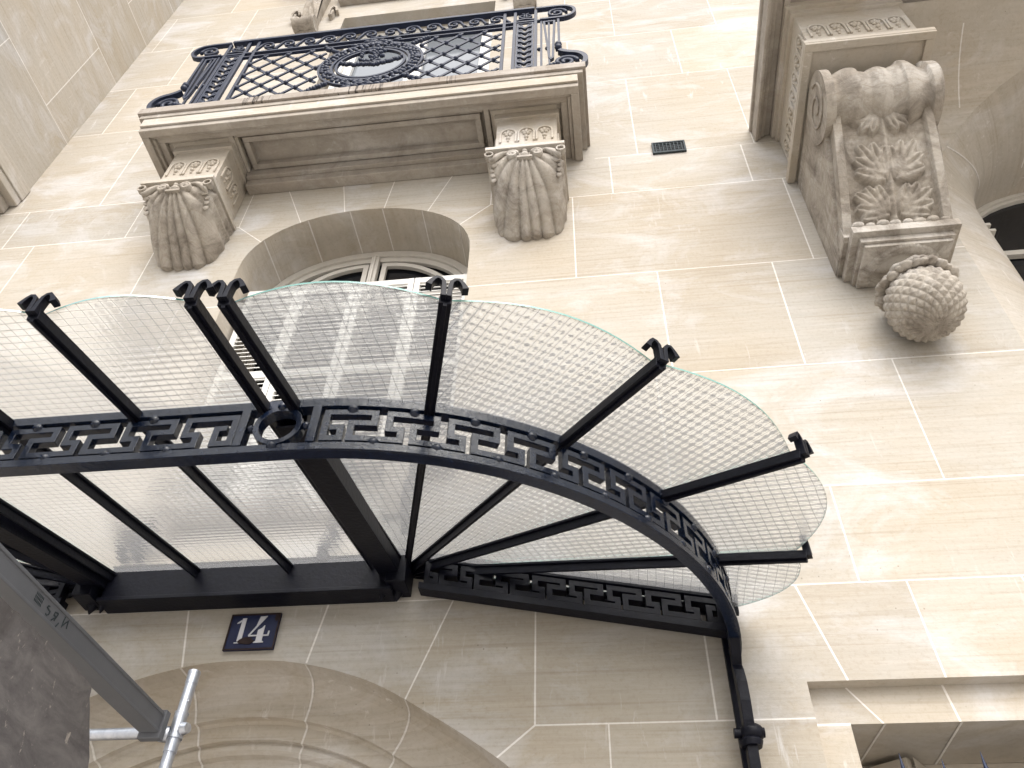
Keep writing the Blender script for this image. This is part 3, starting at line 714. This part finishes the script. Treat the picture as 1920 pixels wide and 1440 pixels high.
# running scrolls in the top band
sc = MB()
def spiral2(cx, cz, r, turns, dirn=1, a0=0, n=30): return [(cx+r*(1-i/n*.85)*cos(a0+dirn*turns*2*pi*i/n), cz+r*(1-i/n*.85)*sin(a0+dirn*turns*2*pi*i/n)) for i in range(n+1)]
x = -.825
for k in range(12):
    cx = -.806+k*.0557; sgn = 1 if cx < MX else -1
    sp = spiral2(cx, 2.168, .021, 1.35, -sgn, pi if sgn > 0 else 0)
    sc.strip([(cx-sgn*.036, 2.140), (cx-sgn*.030, 2.150)]+sp, .0052, -.003, .003, fmR, smooth=True)
    sc.strip([(cx+sgn*.004, 2.144), (cx+sgn*.018, 2.140), (cx+sgn*.030, 2.150)], .006, -.003, .003, fmR, smooth=True)
for xc in (-.888, -.1185):
    for sx in (-1, 1): sc.strip(spiral2(xc+sx*.009, 2.168, .015, 1.1, sx, pi/2), .0045, -.003, .003, fmR, smooth=True); 
    sc.strip([(xc-.022, 2.145), (xc, 2.152), (xc+.022, 2.145)], .004, -.003, .003, fmR)
sc.build('scroll_band', M_rail, ro)
# twisted-ribbon side panels
for xc in (-.8885, -.1185):
    cp = MB()
    vbar(cp, xc-.019, 1.842, 2.122, cm(1.7)); vbar(cp, xc+.019, 1.842, 2.122, cm(1.7)); hbar(cp, xc-.024, xc+.024, 1.8355, 1.8415, cm(1.4)); hbar(cp, xc-.024, xc+.024, 2.1222, 2.1275, cm(1.4))
    for k in range(9):
        z = 1.858+k*.029
        cp.strip([(xc-.016, z+.008), (xc-.012, z+.012), (xc-.006, z+.006), (xc, z), (xc+.006, z+.006), (xc+.012, z+.012), (xc+.016, z+.008)], .0062, -.0035, .0035, fmR)
        for sx in (-1, 1): cp.strip([(xc+sx*(.0115+.005*cos(q)), z+.0145+.008*sin(q)) for q in [2*pi*i/10 for i in range(10)]], .0032, -.003, .003, fmR, closed=True)
    cp.build('chain_panel', M_rail, ro)
# end volutes
for sx, x in ((-1, xl), (1, xr)):
    ev = MB()
    ev.strip([(x-sx*.060, zt1+.001), (x-sx*.01, zt1+.001)]+[(x+sx*(.003+.0355*sin(q)), 2.168+.0365*cos(q)) for q in [pi*i/16 for i in range(17)]]+[(x-sx*.05, 2.1315)], .0075, -.006, .006, fmR)
    ev.strip(spiral2(x-sx*.008, 2.167, .026, 1.6, sx, 0 if sx > 0 else pi), .006, -.004, .004, fmR, smooth=True)
    cx = x+sx*.012
    ev.strip([(x-sx*.004, 1.935), (x+sx*.006, 1.925)]+[(cx+sx*(.004+.040*sin(q)), 1.874+.043*cos(q)) for q in [pi*(.05+.95*i/16) for i in range(17)]]+[(x-sx*.03, 1.8315)], .011, -.007, .007, fmR)
    ev.strip(spiral2(cx-sx*.002, 1.872, .028, 1.7, sx, 0 if sx > 0 else pi), .0075, -.005, .005, fmR, smooth=True)
    ev.strip([(x-sx*.004, 2.127), (x-sx*.004, 1.97), (x-sx*.010, 1.945)], .006, -.004, .004, fmR)
    ev.strip([(x-sx*.014, 2.115), (x-sx*.020, 1.90), (x-sx*.024, 1.895), (x-sx*.028, 1.905), (x-sx*.040, 2.115)], .0055, -.004, .004, fmR, closed=True)
    vbar(ev, x-sx*.047, 1.8352, 2.127, cm(1.8))
    for zz in (1.965, 1.95): ev.ball((x-sx*.006, RY-.004, zz), .009, 10)
    for k in range(6): ev.ball((x-sx*(.010+.007*k), RY-.003, 1.862-.003*k), .0085-.0008*k, 8)
    ev.ball((x-sx*.033, RY, 1.96), .0055, 8); ev.ball((x-sx*.052, RY, 1.96), .0055, 8)
    ev.build('end_volute', M_rail, ro)

# ------------------------------------------------------------------ big balcony on the right
bb = thing('balcony', 'large stone balcony underside at top right on a leaf-carved console with a pine cone', 'balcony', (1.2, .85, 1.748))
sb = MB(); X0, X1 = .397, 2.12

soffit_frames(sb, X0+.001, X1-.001, .521, .9995, [(0, .007, 1.748, 1.7929), (.0071, .014, 1.756, 1.7928), (.0141, .024, 1.764, 1.7927), (.0241, .036, 1.7700, 1.7926), (.0361, .048, 1.762, 1.7925)])
sb.box(X0+.049, X1-.049, .569, .9994, 1.776, 1.7925); sb.box(X0-.004, X1+.004, .517, .9993, 1.7930, 1.806)
sb.box(.72, X1-.05, .745, .757, 1.752, 1.7758)
sb.build('slab', M_slab, bb, bevel=.005)
blk = MB(); bx0, bx1 = .4500, .6560
blk.box(bx0, bx1, .720, .9990, 1.5785, 1.7365); blk.box(bx0-.007, bx1+.007, .713, .9988, 1.7367, 1.7757); blk.box(bx0-.014, bx1+.012, .705, .9986, 1.755, 1.7755)
for k in range(5): rosette(blk, bx0+.028+k*.0375, 1.660, XZ(.720), 1.45)
for k in range(7): rosette(blk, .745+k*.0375, 1.660, lambda a, b, n_: (bx0+n_, a, b), 1.45)
cob = blk.build('console', M_trim, bb, bevel=.003)
ab = MB(); ab.box(.431, .669, .700, .9985, 1.5665, 1.5783)
for a0, a1, b0, b1 in ((.4315, .6685, .7005, .716), (.4315, .447, .7161, .998), (.653, .6685, .7161, .998)): ab.box(a0, a1, b0, b1, 1.560, 1.5664)
ab.build('abacus', M_trim, cob, bevel=.003)
scx0, scx1 = .448, .652; yc, zc = .795, 1.487
sr = MB()
def rad(u):
    k = min(u, 1-u)*2
    if k < .17: return 1.0
    if k < .24: return .84
    if k < .62: return .84+.20*sin(pi*(k-.24)/.62)**1.3
    if k < .80: return .96-.08*(k-.62)/.18
    return .86+.10*sin(pi*(k-.80)/.2*.5)
def scrollf(u, v):
    q = 2*pi*v; r = .068*rad(u)*(1+.03*sin(3*q+9*u))
    return (scx0+(scx1-scx0)*u, yc+r*cos(q), zc+r*sin(q))
sr.grid(scrollf, 96, 48)
for u, sx in ((0, -1), (1, 1)):
    xx = scx0 if u == 0 else scx1
    rim_ = [scrollf(u, j/48) for j in range(48)]; sr.add(rim_, [tuple(range(48))])
    sr.strip([(yc+.050*(1-q/12)*cos(q+2), zc+.050*(1-q/12)*sin(q+2)) for q in [i*.3 for i in range(34)]], .005, 0, .0028, lambda a, b, n_, xx=xx, sx=sx: (xx+sx*n_, a, b), smooth=True)
sr.build('scroll', M_carve, cob)
# body: S-curved front with carved acanthus
bd = MB(); wx0, wx1 = .462, .634
def spine(v):     # centre line of the front surface
    z = 1.470-v*.235; y = .775+.155*(v**1.5)+.012*sin(pi*v)
    return y, z
def lobe(u, v, cu, cv_, ang, ln, wd, nl=5):
    du, dv = u-cu, v-cv_; a = du*cos(ang)+dv*sin(ang); b_ = -du*sin(ang)+dv*cos(ang)
    s_ = a/ln
    if s_ < 0 or s_ > 1: return 0
    w_ = wd*(sin(pi*min(1, s_*.92+.08))**.6)*(1+.28*sin(s_*nl*2*pi))
    d = abs(b_)/max(w_, 1e-4)
    if d >= 1: return 0
    return (1-d**3)*(.55+.45*s_)*(1-.35*math.exp(-(b_/.012)**2))
def finger(X, Y, bx_, by_, ang, ln, wd):
    dx, dy = X-bx_, Y-by_; a = dx*cos(ang)+dy*sin(ang); b_ = -dx*sin(ang)+dy*cos(ang); q = a/ln
    if q < -.05 or q > 1: return 0
    w_ = wd*(max(0, sin(pi*(.12+.86*max(0, q))))**.55); d = abs(b_)/max(w_, 1e-5)
    if d >= 1: return 0
    return (1-d**4)*(.62+.38*q)*(1-.42*math.exp(-(b_/(wd*.16))**2))
LEAVES = [(.010, .040, .55, .058, .0150, 4, .44), (.012, .168, -.95, .078, .0175, 5, .36), (.014, .232, -.55, .070, .0165, 5, .36), (.016, .285, -.40, .060, .0150, 4, .38)]
def relief(u, v):
    X = (2*u-1)*.085; Y = v*.28; h = .55*math.exp(-(X/.007)**2)*min(1, v*8)
    for sx in (-1, 1):
        for bx_, by_, a0, ln, wd, nf, da in LEAVES:
            for k in range(nf):
                kk = k-(nf-1)/2; a_ = a0+kk*da; l_ = ln*(1-.13*abs(kk)); ang = a_ if sx > 0 else pi-a_
                h = max(h, finger(X, Y, sx*bx_, by_, ang, l_, wd))
    for k in range(-3, 4): h = max(h, .85*math.exp(-((X-k*.0095)/.0042)**2)*math.exp(-((Y-.022-.004*abs(k))/.013)**2))
    return h
def front(u, v):
    y, z = spine(v); U = 2*u-1
    fr_ = 0 if abs(U) < .80 else min(1, (abs(U)-.80)/.03)
    d = -.004*(1-fr_)+.0010 if fr_ < 1 else .010
    wsp = (1+.10*v)
    xx = (wx0+wx1)/2+U*(wx1-wx0)/2*wsp
    if abs(U) < .83: d = -.003+.0165*relief(U/.83*.5+.5, v)+.0016*noise3((u*22, v*34, 1))
    return (xx, y-d*.85, z-d*.35)
bd.grid(front, 110, 120)
for u in (0, 1):
    vs = [front(u, j/120) for j in range(121)]; vs += [(p[0], .9992, p[2]) for p in vs]; bd.add(vs, [(j, j+1, 122+j, 121+j) for j in range(120)], 0, False)
bd.build('acanthus_body', M_carve, cob)
# outer wings of the console (concave side cheeks)
ck = MB()
for x0, x1 in ((.4515, .4615), (.6400, .6520)):
    n_ = 24; fr_ = []
    for j in range(n_+1):
        v = j/n_; y, z = spine(v); fr_.append((y+.028, 1.46-(1.46-1.236)*v))
    fr_ = [(.80, 1.559)]+fr_
    vs = [(x0, y, z) for y, z in fr_]+[(x1, y, z) for y, z in fr_]+[(x0, .9991, z) for y, z in fr_]+[(x1, .9991, z) for y, z in fr_]; k = len(fr_)
    ck.add(vs, [(j, j+1, k+j+1, k+j) for j in range(k-1)]+[(2*k+j, 2*k+j+1, j+1, j) for j in range(k-1)]+[(k+j, k+j+1, 3*k+j+1, 3*k+j) for j in range(k-1)], 0, False)
ck.box(.463, .637, .86, .9989, 1.40, 1.5595)
ck.build('cheek', M_carve, cob)
sf = MB(); sf.box(.461, .642, .890, .9987, 1.2168, 1.2345); sf.box(.4525, .6510, .912, .9986, 1.2347, 1.266); sf.box(.466, .637, .93, .9985, 1.2622, 1.30)
sf.box(.4725, .6305, .9025, .9985, 1.204, 1.2167); sf.box(.478, .625, .908, .9984, 1.196, 1.2039)
for k in range(22):      # carved leaves round the underside
    a = -pi*.02+k*(pi*1.04)/21; sf.ball((.551+.062*cos(a), .9835-.066*sin(a), 1.197), .0115, 9, sq=(1, 1, .55))
for k in range(8): sf.ball((.475+.021*k, .893+.002*(k % 2), 1.2395), .0105-.002*(k % 3 == 1), 10, sq=(1.1, .8, .8))
sf.build('shelf', M_carve, cob, bevel=.003)
pc = MB(); PX, PY, PZ, PR = .5435, .9380, 1.079, .0605
def tri(x): x = x-math.floor(x); return 1-abs(2*x-1)
def cone_s(u, v):
    th = pi*v; ph = 2*pi*u
    a = ph/(2*pi)*20+v*9; b_ = ph/(2*pi)*20-v*9
    h = min(tri(a), tri(b_)); fade = min(1, (1-v)*5)*min(1, v*5)
    r = PR*(1+.075*(h**.6)*fade-.03+.012*sin(u*170)*sin(v*190)*(1-fade*.7))
    return (PX+r*sin(th)*cos(ph), PY+r*sin(th)*sin(ph), PZ+r*.96*cos(th)-.012*sin(th*.5))
pc.grid(cone_s, 220, 150)
rc = random.Random(5)
for k in range(26):       # ragged leaf collar
    a = 2*pi*k/26+rc.uniform(-.06, .06)
    for j in range(2):
        th = radians(48+17*j+rc.uniform(-5, 5)); r = PR*(1.01+.03*rc.random())
        c_ = (PX+r*sin(th)*cos(a+.12*j), PY+r*sin(th)*sin(a+.12*j), PZ+r*cos(th)+.006)
        pc.ball(c_, .0105+rc.uniform(-.002, .003), 8, sq=(1, 1, .5))
pc.build('pine_cone', M_carve, cob)

# ------------------------------------------------------------------ glass canopy
can = thing('glass_canopy', 'black iron fan-shaped entrance canopy with wired glass panes and greek key fascia', 'canopy', (-.535, .9, .56))
AX, AXL = -.29, -.780; AWL = -.750; ZA, SL = .65, .20; RR = .437; ZTOP = .5626
def zc_(r): return ZA-SL*r
# wall beam
b = MB(); b.box(-.722, -.300, .966, .9965, .600, .660); b.box(-.724, -.298, .960, .9965, .594, .5998); b.box(-.722, -.30, .962, .9965, .6602, .664)
b.build('wall_beam', M_iron, can, bevel=.003)
for x, xw, s_ in ((AX-.004, AX-.004, 1), (AXL+.004, AWL+.006, -1)):
    b = MB()
    xc_ = x-s_*.009; xw_ = xw-s_*.009
    for o in (.0137, -.0137): b.bar((xw_+o, .985, zc_(.015)-.0017), (xc_+o, .570, zc_(.43)-.0017), cm(.9), cm(7))
    b.bar((xw_, .985, zc_(.015)-.0218), (xc_, .572, zc_(.428)-.0218), cm(10.6), cm(.9)); b.bar((xw_, .985, zc_(.015)-.010), (xc_, .572, zc_(.428)-.010), cm(8.6), cm(1))
    b.tube([(xw, .985, .62), (xw, .985, .60), (xw, .985, .588)], [.010, .008, .001], 8); b.tube([(xw-s_*.020, .980, .62), (xw-s_*.020, .980, .60), (xw-s_*.020, .980, .586)], [.008, .007, .001], 8)
    b.build('hinge_beam', M_iron, can, bevel=.002)
def hook(parent, p, d):       # ram's-horn finial: two ribbons curling away from the bar end
    p, d = Vector(p), Vector(d).normalized(); sd = Vector((0, 0, 1)).cross(d).normalized(); up = Vector((0, 0, 1))
    h = MB()
    for s_ in (-1, 1):
        pts = [(s_*.0022, -.011), (s_*.0026, .001), (s_*.0034, .0075), (s_*.0060, .0110), (s_*.0092, .0115), (s_*.0118, .0085), (s_*.0142, .0040), (s_*.0152, .0010)]
        h.strip(pts, [.0044, .0040, .0034, .0030, .0030, .0034, .0044, .0056], -.0042, .0042, lambda a, b_, n_: tuple(p+sd*a+up*b_+d*n_))
    h.build('hook', M_iron, parent, bevel=.001)
def bar(x0, y0, ang, r0, r1, w_=cm(3.4), h_=cm(3.6), ox=0):
    d = Vector((cos(ang), -sin(ang), 0)); P0 = Vector((x0, y0, 0))
    def at(r): q = P0+d*r; return (q.x, q.y, zc_(r)-.0012)
    b = MB(); b.bar(at(r0), at(r1), w_, h_*.30); b.bar(at(r0), at(r1), w_*.36, h_, drop=h_*.303)
    b.bar(at(RR+.006), at(r1), w_*1.10, h_*.72, drop=h_*.31)
    for rr_ in (r0+.05,): pass
    bo = b.build('bar', M_iron, can, bevel=.0015)
    e = Vector(at(r1)); hook(bo, e+Vector((0, 0, .004)), (d.x, d.y, -.1)); return at
fan_r = [(90.9, .604), (73.6, .614), (55.2, .608), (36.7, .603), (17.7, .541), (1.2, .448)]
for a, r in fan_r:
    bar(AX, 1.0, radians(a), .014, r)
    e_ = Vector((AXL-r*cos(radians(a)), 1-r*sin(radians(a)))); dv = e_-Vector((AWL, 1)); bar(AWL, 1.0, math.atan2(-dv.y, dv.x), .014, dv.length)
cen = [-.327, -.466, -.605, -.743]
cw_ = [-.330, -.450, -.588, -.716]
for xw, xf in zip(cw_, cen): bar(xw, 1.0, math.atan2(.606, xf-xw), .030, .606)
for x in (AX-.001, AWL+.004):      # junction boxes where the bars meet on the wall
    b = MB(); b.box(x-.014, x+.014, .952, .9962, .600, .652); b.build('junction_block', M_iron, can, bevel=.004)
for x in (-.722, -.700, -.405, -.292):      # iron stays on the wall above the glass
    b = MB(); b.strip([(.985, .70), (.965, .715), (.955, .74), (.962, .775), (.980, .80), (.972, .83), (.985, .85)], .011, -.007, .007, lambda a, c_, n_, x=x: (x+n_, a, c_-(0.06 if x == -.405 else 0)))
    b.build('wall_stay', M_iron, can)
# glass panes
def pane(fn_in, fn_out, n, ua, org, bulge):
    # fn_in/fn_out(t) -> plan points; t across the pane; surface follows the slope
    mb = MB(); NV = 4; th = cm(.7)
    ca, sa = cos(ua), -sin(ua)
    top = []
    for j in range(NV+1):
        for i in range(n+1):
            t_ = i/n; a = Vector(fn_in(t_)); b_ = Vector(fn_out(t_)); q = a+(b_-a)*(j/NV); top.append(q)
    def put(q, dz):
        r = fn_z(q); return (q.x, q.y, r+dz)
    fn_z = org
    vs = [put(q, .0003+th) for q in top]+[put(q, .0003) for q in top]
    N = len(top); W_ = n+1; fs = []
    for j in range(NV):
        for i in range(n): a = j*W_+i; fs += [(N+a, N+a+W_, N+a+W_+1, N+a+1)]
    mb.add(vs, fs, 0, True); mb.add([vs[k] for k in range(N)], [(f[0]-N, f[3]-N, f[2]-N, f[1]-N) for f in fs], 2, True)
    for k, q in enumerate(top):
        for o in (0, N): mb.uv[k+o] = ((q.x*ca+q.y*sa)*S, (q.x*-sa+q.y*ca)*S)
    e = [i for i in range(W_)]; side = []
    ring = list(range(W_))+[j*W_+n for j in range(1, NV+1)]+[NV*W_+i for i in range(n-1, -1, -1)]+[j*W_ for j in range(NV-1, 0, -1)]
    o = len(mb.v); mb.add([vs[k] for k in ring]+[vs[N+k] for k in ring], [(k, (k+1) % len(ring), len(ring)+(k+1) % len(ring), len(ring)+k) for k in range(len(ring))], 1, False)
    return mb
for X, sg in ((AX, 1), (AXL, -1)):
    for k in range(5):
        (a0, r0), (a1, r1) = fan_r[k], fan_r[k+1]
        def pin(t_, a0=a0, a1=a1): a = radians(a0+(a1-a0)*t_); return ((X if sg > 0 else AWL)+sg*.016*cos(a), 1-.016*sin(a))
        bl = .017
        def pout(t_, a0=a0, a1=a1, r0=r0, r1=r1, k=k):
            a = radians(a0+(a1-a0)*t_); r = r0+(r1-r0)*t_-.012+(.026 if k == 3 else bl)*sin(pi*t_)
            if k == 4: r = .530+(.446-.530)*t_+.028*sin(pi*t_)
            return (X+sg*r*cos(a), 1-r*sin(a))
        ua = radians((0, 55, 55, 20, 0)[k]); ua = ua if sg > 0 else pi-ua
        zf = lambda q, X=X: ZA-SL*hypot(q.x-X, 1-q.y)
        pane(pin, pout, 14, ua, zf, 0).build('glass_pane', [M_glass, M_gedge, M_gtop], can, recalc=False)
for k in range(3):
    x0, x1 = cen[k], cen[k+1]
    pane(lambda t_: (cw_[k]+(cw_[k+1]-cw_[k])*t_, .990), lambda t_: (x0+(x1-x0)*t_, .404-.016*sin(pi*t_)), 12, 0, lambda q: ZA-SL*(1-q.y), 0).build('glass_pane', [M_glass, M_gedge, M_gtop], can, recalc=False)
# fascia: path s -> plan point + outward normal
LA = RR*pi/2
def arcmap(X, sg):
    def f(s_, z, n_):
        th = s_/RR; return (X+sg*(RR+n_)*cos(th), 1-(RR+n_)*sin(th), z)
    return f
def strmap(s_, z, n_): return (AX-s_, 1-RR-n_, z)
LC = AX-AXL
def key_band(mb, s0, s1, nper, fm, z0, z1, w_, n0, n1, flip=False):
    tot = nper+.8; p = (s1-s0)/tot; zm = (z0+z1)/2; g = .0030
    pts = [(.08, zm-g), (.26, zm-g), (.26, z0), (0.0, z0), (0.0, z1)]
    for k in range(nper):
        pts += [(k+.78, z1), (k+.78, zm+g), (k+.42, zm+g), (k+.42, z0), (k+1.22, z0), (k+1.22, zm-g), (k+1.02, zm-g), (k+1.02, z1)]
    pts += [(tot, z1), (tot, z0), (tot-.27, z0), (tot-.27, zm+g), (tot-.10, zm+g)]
    P = [(s0+(q[0] if not flip else tot-q[0])*p, q[1]) for q in pts]
    return P, p
def fascia(fm, L, nper, flip, sub, sa=.016, sb=.016, name='fascia'):
    r = MB()
    N = max(2, int(L/sub))
    line = lambda z: [(L*i/N, z) for i in range(N+1)]
    r.strip(line(ZTOP-.0055), .0110, -cm(2.2), cm(2.2), fm); r.strip(line(ZTOP-.001), .0040, -cm(3.0), -cm(2.21), fm)
    zbm = ZTOP-.0625
    r.strip(line(zbm), .0105, -cm(2.2), cm(2.2), fm); r.strip(line(zbm-.0035), .0040, cm(2.21), cm(3.0), fm)
    fo = r.build(name, M_fasc, can, bevel=.0015)
    kb = MB(); z0, z1 = ZTOP-.0505, ZTOP-.0175
    P, p = key_band(kb, sa, L-sb, nper, fm, z0, z1, .006, 0, 0, flip)
    kb.strip(P, .0068, -cm(1.5), cm(1.5), fm, sub=.012)
    for k in range(nper):
        for u, z in ((.40, z1+.0045), (.82, z0-.0045)):
            s_ = sa+(k+u if not flip else nper+.8-k-u)*p
            if 0 < s_ < L: kb.ball(fm(s_, z, .002), .0062, 10)
    kb.build('key_pattern', M_fasc, fo, bevel=.0012)
    return fo
fascia(arcmap(AX, 1), LA, 10, True, .02, .016, .028)
fascia(arcmap(AXL, -1), LA, 10, True, .02, .016, .028)
fascia(strmap, LC, 5, True, .05, .064, .064)
for X, s_ in ((AX-.018, -1), (AXL+.018, 1)):      # ring medallion between two posts
    mdl = MB(); f = lambda a, b_, n_: (X+a, 1-RR-n_, b_)
    mdl.strip([(.0215*cos(q), ZTOP-.034+.0215*sin(q)) for q in [2*pi*i/28 for i in range(28)]], .0055, -cm(1.6), cm(2.6), f, closed=True, smooth=False)
    for sx in (-1, 1):
        mdl.strip([(sx*.036, ZTOP-.0572), (sx*.036, ZTOP-.0112)], .0085, -cm(1.8), cm(2.5), f); mdl.ball((X+sx*.0275, 1-RR-.003, ZTOP-.034), .0045, 10)
    for zz in (ZTOP-.0600, ZTOP-.0095): mdl.ball((X, 1-RR-.006, zz), .0055, 10)
    mdl.build('ring_medallion', M_fasc, can, bevel=.001)
# wall-side key frames under the last panes
for X, sg in ((AX, 1), (AXL, -1)):
    XW_ = X if sg > 0 else AWL
    wf = MB(); f = lambda s_, z, n_: (XW_+sg*s_, .972-n_, z-SL*s_)
    L = .435
    wf.strip([(.03, .652), (L, .652)], .012, -.010, .010, f); wf.strip([(.03, .6045), (L, .6045)], .010, -.010, .010, f)
    wf.strip([(.03, .640), (L, .640)], .004, -.018, -.0101, f)
    P, p = key_band(wf, .04, L-.01, 7, f, .6145, .6405, .006, 0, 0, False)
    wf.strip(P, .0075, -.008, .008, f)
    wf.build('wall_frame', M_iron, can, bevel=.001)
    br = MB(); xx = X+sg*(RR-.003)
    f2_ = lambda a, b_, n_: (xx+n_, a, b_)
    pth = [(.960, .555), (.955, .535), (.9515, .515), (.953, .497), (.961, .480), (.967, .470), (.9625, .458), (.9575, .44), (.957, .42), (.9595, .40), (.963, .385), (.966, .36), (.970, .33), (.975, .30), (.978, .25), (.975, .21), (.968, .18)]
    br.strip(pth, [.020, .021, .022, .020, .013, .008, .016, .021, .022, .020, .018, .018, .017, .015, .014, .013, .012], -.0060, .0060, f2_, smooth=False)
    br.strip([(.9925, .55), (.9925, .16)], .008, -.009, .009, f2_)
    br.strip([(.985+.0, .50), (.975, .478), (.984, .462)], .007, -.004, .004, f2_)
    br.ball((xx+sg*.003, .962, .388), .0125, 14, sq=(1.15, 1, .9)); br.tube([(xx, .962, .372), (xx, .962, .378), (xx, .962, .381)], [.012, .014, .011], 12); br.tube([(xx-.017, .962, .388), (xx+.017, .962, .388)], [.0055, .0055], 12)
    br.strip([(.968-.020*(1-q/12)*cos(q), .17+.020*(1-q/12)*sin(q)) for q in [i*.4 for i in range(24)]], .007, -.006, .006, f2_, smooth=True)
    br.build('bracket', M_iron, can, bevel=.002)

# ------------------------------------------------------------------ house number plate
sg_ = thing('house_number_plate', 'navy enamel plate reading 14 with rusty edges, above the door arch', 'house number', (-.496, .995, .5295))
x0, x1, z0, z1 = -.532, -.4600, .5295, .5838
b = MB(); b.box(x0, x1, .9955, .9988, z0, z1); b.build('plate', M_enamel, sg_, bevel=.002)
b = MB(); b.strip([(x0+.0012, z0+.0012), (x1-.0012, z0+.0012), (x1-.0012, z1-.0012), (x0+.0012, z1-.0012)], .0024, 0, .0007, XZ(.9946), closed=True)
rr = random.Random(2)
def blob(cx, cz, rx, rz, n=14): return [(cx+rx*cos(2*pi*i/n)*rr.uniform(.75, 1.1), cz+rz*sin(2*pi*i/n)*rr.uniform(.75, 1.1)) for i in range(n)]
L2 = lambda u, v: (x0+(x1-x0)*u, z1+(z0-z1)*v)
b.plate(blob(*L2(.42, .76), .0115, .006), 0, .0010, XZ(.9942)); b.plate(blob(*L2(.93, .12), .003, .006), 0, .0005, XZ(.9949))
b.build('rust', M_rust, sg_)
def digits(poly, name):
    b = MB()
    for P in poly: b.plate([L2(*q) for q in P], 0, .0010, XZ(.9944))
    b.build(name, M_digit, sg_)
digits([[(.245, .13), (.325, .125), (.325, .76), (.235, .76)], [(.155, .27), (.16, .245), (.235, .17), (.235, .22), (.195, .255)], [(.19, .79), (.37, .785), (.37, .81), (.19, .815)]], 'digit')
digits([[(.60, .09), (.735, .085), (.70, .16), (.475, .595), (.44, .60), (.56, .35)], [(.44, .602), (.61, .602), (.61, .635), (.445, .64)], [(.735, .602), (.815, .602), (.825, .50), (.85, .50), (.845, .635), (.735, .635)],
        [(.612, .47), (.69, .41), (.72, .345), (.733, .345), (.733, .76), (.77, .79), (.77, .815), (.575, .82), (.575, .80), (.612, .77)]], 'digit')

# ------------------------------------------------------------------ scaffold and plywood sheet
scf = thing('scaffold', 'grey steel scaffold beam and galvanised tubes in the lower left corner', 'scaffold', (-.55, .93, -EYE/S))
b = MB(); bx = -.5450
b.box(bx-.022, bx, -.4, .925, .3915, .4135); b.box(bx-.0235, bx+.0012, -.4, .924, .4105, .4145); b.box(bx-.0235, bx+.0012, -.4, .924, .3905, .3940)
b.box(bx-.025, bx+.003, .9251, .936, .384, .418)
bo = b.build('beam', M_alu, scf, bevel=.003)
b = MB(); FB = lambda a, c_, n_: (bx+.0004+n_, a, c_)
strokes = [[(.6622, .4054), (.6598, .4050), (.6590, .4030), (.6615, .4022), (.6650, .4018), (.6648, .3985), (.6626, .3964), (.6600, .3970)],
           [(.6776, .4065), (.6755, .3976)], [(.6776, .4065), (.6725, .4052), (.6722, .4022), (.6762, .4020), (.6712, .3960)],
           [(.6834, .3995), (.6807, .3937)], [(.6892, .4096), (.6890, .4045), (.6895, .3995), (.6925, .4045), (.6957, .4083), (.6965, .4045), (.6973, .4008)]]
for st in strokes: b.strip(st, .0013, 0, .0003, FB)
for k in range(6):
    for j in range(3): b.strip([(.6375+.0022*k, .4075-.0035*j), (.6385+.0022*k, .4050-.0035*j)], .0009, 0, .0003, FB)
b.build('lettering', M_mark, bo)
b = MB(); tx, ty = -.535, .9475; r = cm(2.42)
b.tube([(tx, ty, ZG), (tx, ty, .4745)], r, 24); b.tube([(tx, ty, .460), (tx, ty, .4755)], cm(2.65), 24); b.tube([(tx, ty, .4725), (tx, ty, .4765)], cm(2.8), 24)
b.tube([(tx, ty, .375), (tx, ty, .4225)], cm(2.8), 24); b.tube([(tx, ty, .4215), (tx, ty, .4235)], cm(3.0), 24); b.ball((tx+.0062, ty-.0052, .436), .0013, 8)
to = b.build('upright_tube', M_galv, scf)
b = MB(); b.tube([(tx+.010, ty-.004, .402), (tx+.017, ty-.006, .402)], [.008, .006], 12); b.tube([(tx-.018, ty-.004, .397), (tx-.009, ty, .397)], [.0095, .0095], 16); b.tube([(tx+.0005, ty, .391), (tx+.0005, ty, .3965)], cm(3.3), 20)
b.build('coupler', M_galv, to)
b = MB(); b.tube([(-1.1, ty, .3975), (tx-.016, ty, .3995)], cm(2.42), 20); b.tube([(tx-.034, ty, .3995), (tx-.026, ty, .3995)], cm(2.9), 20)
b.build('ledger_tube', M_galv, scf)
b = MB(); b.tube([(-.60, .45, ZG), (-.60, .45, .5)], r, 16); b.build('upright_tube', M_galv, scf)
ply = MB(); rp = random.Random(9)
pts = [(.40, .3470)]+[(.55+.0088*k, .3475+rp.uniform(-.0012, .0008)) for k in range(18)]+[(.709, .3440)]+[(.712+.0068*k, .335-.0085*k+rp.uniform(-.001, .001)) for k in range(6)]+[(.760, .262), (.80, .19), (.40, .12)]
ply.plate(pts, 0, .005, lambda a, c_, n_: (-.5050+n_, a, c_))
po = ply.build('plywood_sheet', M_ply); po['label'] = 'stained dark plywood sheet with splintered edge below the steel beam'; po['category'] = 'plywood sheet'
